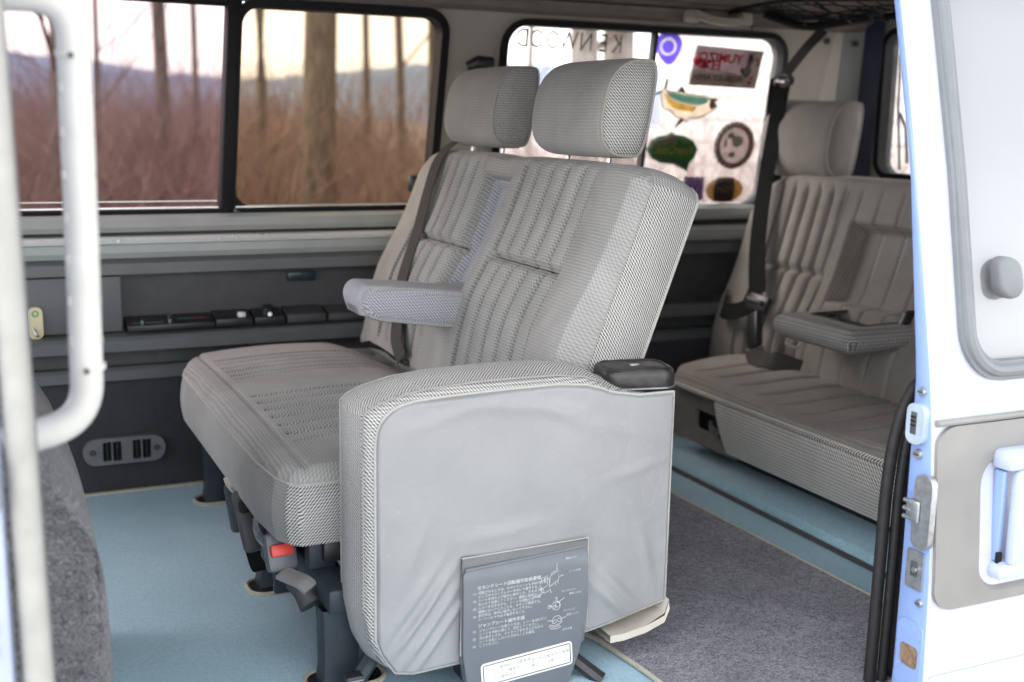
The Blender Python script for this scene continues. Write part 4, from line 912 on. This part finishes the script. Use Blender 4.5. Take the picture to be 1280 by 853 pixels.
# ------------------------------------------------------------------ wall fittings
vt = thing('floor_vent', (.295, 2.715, .10), 'oval grey air vent low on the dark carpeted wall', 'vent')
vo = rrect(.205, .386, .0705, .1325, .030, 8)
slots = [rrect(x, x+.019, .079, .124, .003, 3) for x in (.248, .270, .313, .335)]
holed(vo, slots, lambda x, z, c: (x, 2.708-c, z), .013, (), 1, 'bezel', plain('vent_grey', (.15, .155, .16), .45), vt)
holed(scaled(vo, -.008), [], lambda x, z, c: (x, 2.719-c, z), .002, (), 1, 'duct', black, vt)
for x in (.226, .366):
    m = MB(); m.tube([(x, 2.711, .1015), (x, 2.7035, .1015)], [.008, .006], 12); m.build('screw', dplastic, vt)
for k in range(4):
    x = (.2475, .2695, .3125, .3345)[k]+.0095
    m = MB(); m.box((x-.0012, 2.7105, .079), (x+.0012, 2.7165, .124)); m.build('fin', blackp, vt)
cp_ = thing('heater_controls', (.6, 2.73, .377), 'black heater control strip with sliders and a knob in the wall recess', 'control panel')
def cx_(x, c, z): return (x, 2.735-.045*(1-(z-.377)/.03)*1.0+.0-c, z)
def slab(name, x0, x1, mat, c=0, z0=.378, z1=.404, par=None):
    m = MB(); m.box((x0, 2.692, z0), (x1, 2.758, z1-.012)); 
    for k in range(len(m.v)):
        v = m.v[k]
        if v[2] > z0+.001 and v[1] > 2.75: m.v[k] = (v[0], v[1], z1)
    return m.build(name, mat, par or cp_, True, .002)
slab('slider_panel', .312, .505, blackp); slab('switch_panel', .507, .592, blackp, 0, .378, .408); slab('knob_panel', .597, .668, blackp, 0, .378, .408); slab('ashtray', .674, .768, dplastic, 0, .378, .410); slab('blank_panel', .775, .90, dplastic, 0, .378, .407)
for x, y, z in ((.345, 2.70, .397), (.405, 2.715, .402), (.405, 2.70, .398)):
    m = MB(); m.tube([(x, y, z-.008), (x, y-.006, z+.008)], .0055, 8); m.build('slider_knob', chrome, cp_)
for x0, x1, mt, yy in ((.425, .455, plain('teal_print', (.05, .16, .16), .5), 2.718), (.455, .487, plain('red_print', (.28, .05, .05), .5), 2.718), (.322, .39, white, 2.704)):
    m = MB(); m.box((x0, yy-.001, .3985), (x1, yy+(.004 if mt is not white else .0012), .4006 if mt is not white else .3985), 0, lambda x, y, z: (x, y, .3925+(y-2.692)*.185+(.0012 if z > .3986 else .0006))); m.build('slider_mark', mt, cp_, False)
bx('pale_switch', (.560, 2.700, .395), (.578, 2.716, .409), labelw, cp_, .003)
m = MB(); m.tube([(.632, 2.715, .396), (.632, 2.708, .418)], [.017, .013], 16); kn = m.build('fan_knob', blackp, cp_)
m = MB(); m.tube([(.632, 2.698, .400), (.632, 2.692, .402)], .005, 8); sub(kn, 'pointer', m, chrome)
bx('teal_lamp', (.69, 2.748, .470), (.76, 2.762, .492), plain('dark_teal', (.012, .03, .032), .3), sw, .003)
tg = thing('beige_tag', (.122, 2.70, .38), 'small beige plastic tag with a green mark on the wall by the pillar', 'tag')
holed([(x, z) for x, z in rrect(.107, .137, .372, .442, .012)], [], lambda x, z, c: (x, 2.703-c, z), .009, (), 1, 'tag_body', plain('tag_beige', (.62, .55, .36), .5), tg)
m = MB(); m.tube([(.122+.006*math.cos(t), 2.7025, .428+.006*math.sin(t)) for t in np.linspace(0, 2*PI, 13)[:-1]], .0015, 5, True, up=(0, 1, 0)); m.build('green_mark', plain('green_mark', (.05, .35, .12), .5), tg)
m = MB(); m.tube([(.118, 2.702, .395), (.122, 2.698, .382), (.126, 2.702, .378)], .003, 6); m.build('hook', zinc, tg)
gh = thing('ceiling_handle', (1.81, 2.66, 1.13), 'beige folding grab handle on the rail above the stickered window', 'grab handle')
m = MB(); m.ribbon(spline([(1.745, 2.640, 1.140), (1.77, 2.620, 1.126), (1.82, 2.610, 1.120), (1.865, 2.617, 1.124), (1.89, 2.640, 1.136)], 6), .018, .012, 0, (0, .3, 1)); m.build('grip', beige, gh)
for x in (1.72, 1.885): bx('mount', (x, 2.635, 1.118), (x+.04, 2.665, 1.150), beige, gh, .006)
ch_ = thing('belt_anchor', (1.15, 2.69, .99), 'black belt anchor knob on the pillar behind the far headrest', 'belt anchor')
m = MB(); m.tube([(1.13, 2.69, .985), (1.15, 2.672, .995), (1.185, 2.668, .998)], [.014, .018, .012], 10); m.build('cover', blackp, ch_)
m = MB(); m.tube([(1.15, 2.70, .99), (1.15, 2.68, .99)], .012, 10); m.build('bolt', zinc, ch_)
bx('seat_back_knob', (.955, 2.625, .685), (.99, 2.65, .73), blackp, bs, .012)
# stretchy net under the ceiling at the back
ne = thing('cargo_net', (2.15, 2.5, 1.15), 'black stretch cargo net with cords strung under the back of the ceiling', 'cargo net')
def nz_(u, v): return Vector((1.86+.46*u, 2.66-.75*v, 1.150+.02*u-.028*math.sin(PI*v)*math.sin(PI*min(1, u))+.012*math.sin(9*u+5*v)))
for k in range(13):
    v = k/12; m = MB(); m.tube([nz_(u, v+.05*math.sin(u*7+k)) for u in np.linspace(0, 1, 14)], .0016, 4); m.build('cord', black, ne)
for k in range(10):
    u = k/9; m = MB(); m.tube([nz_(u+.03*math.sin(v*9+k), v) for v in np.linspace(0, 1, 16)], .0016, 4); m.build('cord', black, ne)
m = MB(); m.tube([nz_(u, .02)+Vector((0, .0, -.002)) for u in np.linspace(-.02, 1, 16)], .006, 6); m.build('edge_cord', black, ne)
m = MB(); m.tube([nz_(.02, v) for v in np.linspace(0, 1, 16)], .006, 6); m.build('edge_cord', black, ne)
for k in range(14):
    u, v = random.random(), random.random(); m = MB(); p = nz_(u, v); m.tube([p+Vector((-.02, .01, .004)), p, p+Vector((.03, random.uniform(-.03, .03), random.uniform(-.03, -.005)))], .0035, 5); m.build('loose_cord', black, ne)
m = MB(); m.tube(spline([nz_(.25, .0)+Vector((0, .0, -.01)), nz_(.4, .12)+Vector((0, 0, -.02)), nz_(.6, .3)+Vector((0, 0, -.012)), nz_(.9, .45)], 6), .011, 8); m.build('bundle', black, ne)
m = MB(); m.tube([(1.93, 2.648, 1.15), (1.928, 2.645, 1.105)], .0018, 5); m.build('hanging_hook', black, ne)

# ------------------------------------------------------------------ stickers on the glass
def stick(name, col, tl=.55):
    col = tuple(min(.9, x*2.5) for x in col); tl = min(.85, tl+.22)
    b = NB(name); b.t.nodes.remove(b.b); out = b.t.nodes['Material Output']
    c = b.mixc(b.ramp(b.noise(40, 3), .3, .7), mul(col, .88), mul(col, 1.1))
    d = b.n('BsdfDiffuse'); t = b.n('BsdfTranslucent'); b.l(c, d.inputs[0]); b.l(c, t.inputs[0])
    mx_ = b.n('MixShader'); mx_.inputs[0].default_value = tl; b.l(d.outputs[0], mx_.inputs[1]); b.l(t.outputs[0], mx_.inputs[2]); b.l(mx_.outputs[0], out.inputs[0]); return b.m
def SX(layer=0): return lambda x, z, c: wall(x, z, -.0185+layer*.0007+c)
def sticker(name, label, cx, cz): return thing(name, (cx, 2.77, cz), label, 'sticker', 'stickers on the side window')
def px2(cx, cy, X0, Y0, sc):              # outline digitised in units of the sticker drawing
    return (X0+cx*sc*1.25, Y0-cy*sc)
s1 = sticker('brand_decal', 'thin mirrored KENWOOD lettering across the top of the stickered window', 1.42, 1.06)
for k, chx in enumerate('KENWOOD'):
    w = .0445
    text(chx, .066, (lambda x0: (lambda x, y: wall(x0+x*.80, 1.040+y+(x0-1.42)*-.018, -.0172)))(1.585-k*w-(.006 if k > 3 else 0)), 'letter', stick('decal_grey', (.04, .03, .03), -.22) if 'decal_grey' not in MATS else MATS['decal_grey'], s1, True, bold=0)
s2 = sticker('pick_sticker', 'purple guitar pick shaped sticker with a pale ring', 1.72, 1.05)
pk = [(p.x, p.z) for p in spline([(1.683, 0, 1.075), (1.70, 0, 1.092), (1.727, 0, 1.096), (1.756, 0, 1.088), (1.768, 0, 1.068), (1.757, 0, 1.035), (1.740, 0, 1.015), (1.716, 0, 1.018), (1.693, 0, 1.042), (1.683, 0, 1.075)], 5)][:-1]
holed(pk[::-1], [ellipse(1.724, 1.060, .026, .023)], SX(0), .0006, (), 1, 'purple_field', stick('purple', (.15, .11, .42)), s2, (), False)
holed(ellipse(1.724, 1.060, .019, .017), [], SX(0), .0006, (), 1, 'purple_centre', MATS['purple'], s2, (), False)
holed(ellipse(1.724, 1.060, .027, .024), [ellipse(1.724, 1.060, .018, .016)], SX(1), .0006, (), 1, 'pale_ring', stick('lilac_white', (.85, .80, .88)), s2, (), False)
s3 = sticker('sign_sticker', 'rectangular sticker with mirrored red lettering and a dark figure', 1.92, 1.01)
def q4(u, v): a = Vector((1.815, 1.068)); b = Vector((2.037, 1.060)); c = Vector((2.023, .958)); d = Vector((1.801, .963)); return tuple((a*(1-u)+b*u)*(1-v)+(d*(1-u)+c*u)*v)
holed([q4(0, 0), q4(1, 0), q4(1, 1), q4(0, 1)], [], SX(0), .0006, (), 1, 'grey_field', stick('sign_grey', (.15, .125, .13), .4), s3, (), False)
holed([q4(0, .60), q4(.99, .66), q4(.99, .99), q4(.01, .99)], [], SX(1), .0006, (), 1, 'pale_field', stick('sign_pale', (.27, .24, .22), .4), s3, (), False)
holed([q4(.80, .02), q4(1, .02), q4(.985, .98), q4(.78, .98)], [], SX(1.5), .0006, (), 1, 'cream_edge', stick('sign_cream', (.25, .22, .20), .4), s3, (), False)
redm = stick('sign_red', (.25, .02, .035), .4)
def q4t(u0, v0, su, sv, mir=True): return lambda x, y: wall(*q4(u0+x*su, v0-y*sv), -.0158)
text('YUMIZO!', .17, q4t(.70, .38, 1, 1.9), 'red_lettering', redm, s3, True, bold=.006); text('日本', .17, q4t(.42, .58, 1, 1.7), 'red_lettering', redm, s3, True, bold=.006); text('♥', .14, q4t(.14, .50, 1, 1.7), 'red_lettering', redm, s3, True)
text('ROBUST APEX', .115, q4t(.76, .85, 1, 1.7), 'dark_lettering', stick('sign_ink', (.10, .08, .08), .3), s3, True, bold=.004)
dk = stick('figure_dark', (.06, .05, .06), .3)
holed([q4(u, v) for u, v in ((.80, .10), (.84, .12), (.87, .25), (.85, .42), (.88, .55), (.84, .72), (.79, .70), (.74, .62), (.70, .55), (.72, .48), (.77, .50), (.79, .38), (.78, .22))], [], SX(3), .0006, (), 1, 'dark_figure', dk, s3, (), False)
for u, v in ((.93, .25), (.95, .36), (.90, .72), (.88, .85)): holed([q4(u+.028*math.cos(t), v+.06*math.sin(t)) for t in np.linspace(0, 2*PI, 9)[:-1]], [], SX(3), .0006, (), 1, 'red_flower', redm, s3, (), False)
s4 = sticker('fish_sticker', 'leaping silver and yellow game fish sticker with teal back', 1.80, .91)
fx_ = lambda pts: [(1.696+(815+x/12.19-822)*.0026, .931-(95+y/12.19-120)*.00208) for x, y in pts][::-1]
fish = [(245, 30), (262, 60), (255, 150), (250, 215), (330, 230), (420, 230), (470, 155), (500, 170), (535, 245), (600, 265), (700, 275), (850, 290), (940, 330), (1035, 325), (1035, 360), (1000, 390), (1050, 440), (1020, 480), (960, 530), (880, 590), (760, 635), (690, 630), (640, 640), (610, 700), (590, 690), (560, 670), (500, 740), (430, 800), (470, 720), (510, 640), (430, 610), (330, 520), (260, 520), (230, 470), (200, 360), (170, 260), (80, 300), (85, 275), (180, 230), (225, 180), (235, 100)]
holed(fx_(fish), [], SX(0), .0006, (), 1, 'outline_field', stick('fish_silver', (.32, .29, .25)), s4, (), False)
holed(fx_([(270, 240), (420, 250), (600, 285), (850, 305), (930, 345), (860, 410), (760, 440), (600, 420), (400, 370), (290, 290)]), [], SX(1), .0006, (), 1, 'teal_back', stick('fish_teal', (.15, .26, .26)), s4, (), False)
holed(fx_([(230, 260), (290, 300), (400, 380), (600, 432), (740, 450), (700, 540), (560, 530), (420, 500), (300, 420)]), [], SX(1), .0006, (), 1, 'yellow_flank', stick('fish_yellow', (.40, .31, .17)), s4, (), False)
m = MB(); m.tube([wall(x, z, -.0165) for x, z in fx_(fish)], .0016, 5, True, up=(0, 1, 0)); m.build('dark_outline', stick('fish_olive', (.09, .08, .05), .1), s4)
for fin in ([(245, 30), (262, 60), (255, 150), (240, 200), (225, 180), (235, 100)], [(80, 300), (85, 275), (180, 230), (215, 240), (170, 262)], [(430, 800), (470, 720), (520, 640), (570, 650), (500, 740)], [(420, 235), (470, 165), (500, 175), (535, 248)], [(940, 330), (1035, 325), (1000, 390), (1050, 440), (960, 500), (930, 430)]):
    holed(fx_(fin), [], SX(1), .0006, (), 1, 'fin', MATS['fish_olive'], s4, (), False)
s5 = sticker('creek_sticker', 'green speech bubble sticker with a mountain and mirrored yellow script', 1.77, .78)
gr = [(1.688, .789), (1.700, .812), (1.722, .824), (1.752, .828), (1.764, .836), (1.776, .829), (1.808, .826), (1.838, .812), (1.855, .790), (1.848, .766), (1.834, .752), (1.828, .728), (1.818, .750), (1.780, .748), (1.735, .752), (1.704, .766)]
holed(gr[::-1], [[(1.772+(x-1.772)*.91, .788+(z-.788)*.89) for x, z in gr][::-1]], SX(0), .0006, (), 1, 'dark_border', stick('pine_dark', (.03, .09, .05), .4), s5, (), False)
g2 = [(1.772+(x-1.772)*.92, .788+(z-.788)*.90) for x, z in gr]
holed(g2[::-1], [], SX(1), .0006, (), 1, 'green_field', stick('pine_green', (.028, .060, .022), .4), s5, (), False)
holed([(1.715, .800), (1.735, .812), (1.752, .824), (1.765, .832), (1.780, .820), (1.790, .800), (1.765, .806), (1.745, .800)][::-1], [], SX(2), .0006, (), 1, 'mountain', stick('peak_pink', (.28, .23, .21)), s5, (), False)
text('RiverCreek', .029, lambda x, y: wall(1.838+x*.90, .776+y*1.1+(x)*-.02, -.0160), 'script', stick('script_yellow', (.36, .29, .10)), s5, True, bold=.0006)
holed([(1.702, .764), (1.740, .753), (1.800, .750), (1.818, .752), (1.822, .760), (1.78, .764), (1.74, .765)], [], SX(2), .0006, (), 1, 'dark_base', MATS['pine_dark'], s5, (), False)
s6 = sticker('round_sticker', 'round brown sticker with a pale map and lettered rim', 1.975, .80)
holed(ellipse(1.976, .801, .068, .066), [ellipse(1.976, .801, .0485, .0495)], SX(0), .0006, (), 1, 'brown_rim', stick('rim_brown', (.08, .06, .055), .4), s6, (), False)
holed(ellipse(1.976, .801, .049, .050), [], SX(1), .0006, (), 1, 'pale_disc', stick('disc_mauve', (.19, .165, .16)), s6, (), False)
for cx, cz, a, b_ in ((1.962, .828, .012, .009), (1.945, .806, .006, .012), (1.985, .812, .02, .016), (1.970, .775, .013, .009)):
    holed(ellipse(cx, cz, a, b_, 9), [], SX(2), .0006, (), 1, 'map_patch', stick('map_dark', (.20, .22, .19), .4) if 'map_dark' not in MATS else MATS['map_dark'], s6, (), False)
for k, chx in enumerate('NORTHWESTFISHING1985'):
    a = math.radians(200-k*14.5); ca, sa_ = math.cos(a), math.sin(a)
    text(chx, .015, (lambda ca, sa_: (lambda x, y: wall(1.976-ca*.058+(x*sa_+y*-ca)*1, .801+sa_*.056+(x*ca+y*sa_), -.0160)))(ca, sa_), 'rim_letter', stick('rim_letter', (.24, .2, .18)) if 'rim_letter' not in MATS else MATS['rim_letter'], s6, True)
s7 = sticker('oval_sticker', 'gold oval sticker with a black centre by the window sill', 1.96, .675)
holed(ellipse(1.960, .676, .063, .037), [], SX(0), .0006, (), 1, 'gold_field', stick('oval_gold', (.15, .10, .04), .4), s7, (), False)
holed([(1.928, .642), (1.992, .642), (1.996, .676), (1.990, .711), (1.930, .711), (1.924, .676)], [], SX(1), .0006, (), 1, 'black_centre', stick('oval_black', (.02, .015, .012), .3), s7, (), False)
text('FISH', .03, lambda x, y: wall(1.990+x, .668+y, -.0165), 'lettering', MATS['oval_gold'], s7, True)
s8 = sticker('striped_sticker', 'small dark sticker with wavy pale stripes half hidden by the backrest', 1.87, .68)
holed([(1.820, .715), (1.888, .713), (1.891, .648), (1.822, .650)][::-1], [], SX(0), .0006, (), 1, 'dark_field', stick('stripe_dark', (.08, .05, .10), .4), s8, (), False)
for k in range(3):
    m = MB(); m.ribbon([wall(1.836+k*.018+.006*math.sin(t*2.5), .712-.02*t, -.0172) for t in np.linspace(0, 3, 10)], .006, .0005, 0, (1, 0, 0)); m.build('pale_stripe', stick('stripe_pale', (.25, .2, .26)) if 'stripe_pale' not in MATS else MATS['stripe_pale'], s8)

# ------------------------------------------------------------------ sliding door parked open along the side
dr = thing('sliding_door', (1.7, 1.17, -.3), 'white sliding van door slid open showing its pale blue leading edge and handle', 'sliding door')
DO = interp([-.35, -.1, .08, .25, .45, .53, .80, 1.035, 1.2], [1.175, 1.158, 1.152, 1.158, 1.177, 1.190, 1.245, 1.303, 1.35])
DI = interp([-.35, .06, .25, .45, .52, .80, 1.035, 1.2], [1.24, 1.213, 1.213, 1.215, 1.216, 1.259, 1.317, 1.364])
zc_ = list(np.linspace(-.3, 1.15, 30))
DW = rrect(1.272, 2.12, .527, 1.095, .055, 8)
holed([(1.201, -.35), (2.27, -.35), (2.27, 1.18), (1.201, 1.18)], [DW], lambda x, z, c: (x, DO(z)-c/.03*(DI(z)-DO(z)), z), .03, zc_, 1, 'door_skin', whitepaint, dr)
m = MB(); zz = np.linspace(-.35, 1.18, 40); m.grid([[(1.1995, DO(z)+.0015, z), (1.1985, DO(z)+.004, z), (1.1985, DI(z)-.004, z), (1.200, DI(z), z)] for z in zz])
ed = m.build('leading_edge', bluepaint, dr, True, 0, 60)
m = MB(); m.grid([[(1.203, DO(z)-.0008, z) for z in zz], [(1.2, DO(z)+.002, z) for z in zz]]); m.build('edge_fold', whitepaint, dr)
holed(scaled(DW, .018), [scaled(DW, -.010)], lambda x, z, c: (x, DO(z)-.008-c, z), .02, zc_, 1, 'window_seal', grubber, dr)
so_ = scaled(DW, .004); m = MB(); m.tube([(x, DO(z)-.008, z) for x, z in so_], .009, 8, True, up=(0, 1, 0)); m.build('seal_bead', grubber, dr)
holed(scaled(DW, .0), [], lambda x, z, c: (x, DO(z)+.004-c, z), .004, np.linspace(.5, 1.1, 20), 1, 'pane', doorglass, dr)
holed(scaled(DW, .004), [], lambda x, z, c: (x, DO(z)+.020-c, z), .003, np.linspace(.5, 1.1, 20), 1, 'sky_white_panel', plain('reflected_sky_white', (.33, .33, .328), .8, 0, .2, .01, 2), dr)  # pale panel added behind the glass, standing in for reflected sky
m = MB(); o_ = rrect(1.327, 1.371, .623, .682, .021, 6)
rows = [[(1.349+(x-1.349)*k, DO(z)-d, .6525+(z-.6525)*k) for x, z in o_] for d, k in ((-.004, 1), (.010, 1), (.016, .93), (.018, .8))]
m.grid(rows, None, 0, True); o = len(m.v); m.v += rows[-1]; m.face(list(range(o, o+len(o_)))); m.build('oval_cap', grubber, dr, True, 0, 50)
# grey trim patch with handle recess
tp = rrect(1.2025, 1.62, .188, .452, .035, 6)
hr_ = rrect(1.285, 1.47, .203, .402, .042, 8)
def tx(x, z, c): return (x, DO(z)-.007-c, z)
holed(tp, [hr_], tx, .006, np.linspace(.2, .45, 8), 1, 'trim_patch', doortrim, dr)
m = MB(); rows = []
for d, k in ((-.0065, 0), (-.003, .004), (.008, .012), (.018, .020), (.020, .030)): rows.append([(x, DO(z)+d, z) for x, z in scaled(hr_, -k)])
m.grid(rows, None, 0, True); o = len(m.v); m.v += rows[-1]; m.face(list(range(o, o+len(hr_)))); m.build('handle_recess', doortrim, dr, True, 0, 60)
m = MB(); m.tube([(x, DO(.4565)-.004, .4575) for x in (1.204, 1.62)], .005, 8); m.build('trim_lip', doortrim, dr)
hm = plain('handle_paint', (.40, .46, .62), .3, 0, .5, .03, 8, 0, 0, .4)
hd = bx('handle_grip', (1.325, 1.128, .245), (1.372, 1.146, .386), hm, dr, .007)
for z0, z1 in ((.384, .414), (.222, .248)):
    m = MB(); m.box((1.310, 1.135, z0), (1.43, 1.175, z1)); sub(hd, 'handle_mount', m, hm, bevel=.010)
m = MB(); m.box((1.316, 1.150, .248), (1.326, 1.168, .383)); sub(hd, 'handle_lever', m, bluepaint, bevel=.003)
m = MB(); m.box((1.3155, 1.146, .243), (1.324, 1.152, .262)); sub(hd, 'lever_gap', m, black, bevel=.001)
m = MB(); m.tube([(x, DO(.085)-.003, .083) for x in (1.21, 2.2)], .006, 8); m.build('body_crease', whitepaint, dr)
# hardware on the leading edge
def bolt(y, z, r=.007, mat=zinc):
    m = MB(); m.tube([(1.199, y, z), (1.193, y, z)], [r, r*.85], 10); b_ = m.build('bolt', mat, dr)
    m = MB(); m.box((1.1915, y-.004, z-.0012), (1.1935, y+.004, z+.0012)); sub(b_, 'slot', m, dplastic, smooth=False)
bolt(1.199, .499); bolt(1.197, .409, .008); bolt(1.170, .196, .006)
guide = plain('guide_blue_grey', (.34, .42, .50), .4)
gd = holed([(y, z) for y, z in rrect(1.183, 1.216, .424, .482, .013, 5)], [], lambda y, z, c: (1.188-c, y, z), .012, (), 1, 'guide_block', guide, dr)
m = MB(); m.box((1.1868, 1.196, .438), (1.189, 1.207, .470)); sub(gd, 'guide_slot', m, dplastic, bevel=.001)
for k in range(3): m = MB(); m.box((1.1858, 1.197, .450+k*.006), (1.187, 1.206, .4525+k*.006)); sub(gd, 'guide_rib', m, black, smooth=False)
lt_ = holed([(y, z) for y, z in rrect(1.158, 1.192, .276, .384, .014, 5)], [], lambda y, z, c: (1.190-c, y, z), .010, (), 1, 'latch_plate', zinc, dr)
for y, z in ((1.170, .371), (1.170, .290)): bolt(y, z, .008)
m = MB(); m.box((1.184, 1.176, .314), (1.190, 1.197, .346)); sub(lt_, 'striker', m, zinc, bevel=.004)
for z in (.318, .330, .342):
    m = MB(); m.tube([(1.186, 1.192, z), (1.186, 1.204, z)], .0035, 8); sub(lt_, 'striker_pin', m, zinc)
lp = holed([(y, z) for y, z in rrect(1.168, 1.200, .213, .270, .003, 3)], [], lambda y, z, c: (1.195-c, y, z), .004, (), 1, 'lock_plate', zinc, dr)
m = MB(); m.box((1.193, 1.178, .232), (1.196, 1.190, .254)); sub(lp, 'lock_slot', m, dplastic, bevel=.001)
m = MB(); m.tube([(1.194, 1.181, .243), (1.190, 1.181, .243)], .004, 8); sub(lp, 'lock_pin', m, zinc)
holed([(y, z) for y, z in rrect(1.158, 1.206, .06, .165, .016, 5)], [rrect(1.164, 1.200, .094, .128, .008, 4)], lambda y, z, c: (1.1955-c, y, z), .005, (), 1, 'rail_cover', bluepaint, dr)
holed(rrect(1.163, 1.201, .093, .129, .008, 4), [], lambda y, z, c: (1.1978-c, y, z), .001, (), 1, 'rust_opening', plain('rusty_brown', (.22, .15, .10), .8, 0, .2, .4, 120), dr)

# ------------------------------------------------------------------ door pillar with grab rail, carpeted cover
bp = thing('door_pillar', (.0, 1.18, -.3), 'painted door pillar edge with a pale rubber strip beside the white grab rail', 'pillar')
m = MB(); m.box((-.25, 1.13, -.3), (.016, 1.30, 1.2)); m.build('pillar_body', plain('pillar_paint', (.36, .42, .56), .3, 0, .5, .05, 6, 0, 0, .4), bp, True, .012)
m = MB(); m.tube([(.043, 1.142, -.3), (.0345, 1.142, .4), (.0285, 1.142, .8), (.0225, 1.142, 1.2)], .0135, 12, up=(0, 1, 0)); m.build('seal_strip', lrubber, bp)
m = MB(); m.tube([(.0525, 1.150, -.3), (.0440, 1.150, .4), (.0380, 1.150, .8), (.0320, 1.150, 1.2)], .006, 8, up=(0, 1, 0)); m.build('strip_lip', plain('lip_grey', (.16, .17, .165), .6), bp)
m = MB(); m.box((-.012, 1.118, .50), (.012, 1.130, .55)); m.build('striker_block', zinc, bp, True, .004)
for z in (.44, .385, .362, .58):
    m = MB(); m.tube([(-.004, 1.132, z), (-.004, 1.122, z)], .006, 10); m.build('bolt', zinc, bp)
gr_ = thing('grab_rail', (.09, 1.25, .55), 'white plastic grab rail with dimpled grip fixed to the door pillar', 'grab rail')
path = fillet([(.02, 1.25, .972), (.106, 1.25, .972), (.1045, 1.25, .75), (.1015, 1.25, .548), (.02, 1.25, .530)], .052, 10)
m = MB(); m.tube(path, .0166, 16, up=(0, 1, 0)); m.build('tube', cream, gr_)
for z in (.918, .605):
    m = MB(); m.tube([(.1045, 1.25, z-.003), (.1045, 1.25, z+.003)], .0172, 16, up=(0, 1, 0)); m.build('collar', cream, gr_)
    m = MB(); m.tube([(.101, 1.236, z-.002), (.101, 1.231, z-.002)], .003, 8); m.build('screw', dplastic, gr_)
for k in range(7):
    z = .885-k*.042
    for a in (-2.6, -.45):
        m = MB(); x, y = .1045-(.885-z)*.009+.0158*math.cos(a), 1.25+.0158*math.sin(a)
        m.tube([(x, y, z-.005), (x, y, z+.005)], [.0028, .0028], 6); m.build('grip_dimple', plain('dimple_grey', (.36, .36, .34), .5) if 'dimple_grey' not in MATS else MATS['dimple_grey'], gr_)
hc = thing('carpeted_cover', (-.05, 1.6, 0), 'ribbed grey carpet covered hump beside the door pillar', 'carpet cover')
HT = interp([-.3, 0, .03, .05, .075, .10, .115, .125, .131], [.53, .515, .50, .485, .455, .41, .37, .31, .20])
def hump(a, b):
    return .02*math.sin(PI*min(1, max(0, (a+.3)/.43)))+.0045*math.sin(2*PI*b/.026+2.2*math.sin(a*14)+1.1*math.sin(a*31+b*9))+.003*math.sin(a*55+b*70)
mb, rim = pad(-.3, .131, lambda a: -.002, HT, hump, .55, .03, lambda a, b, c: Vector((a, 1.41-c, b)), 120, 160, (0, 0), .004)
mb.build('carpet_skin', loopcarpet, hc, True, 0, 80)
m = MB(); m.tube([(.137, 1.36, .004), (.139, 1.7, .004), (.141, 1.95, .004)], .005, 6); m.build('edge_binding', lrubber, hc)
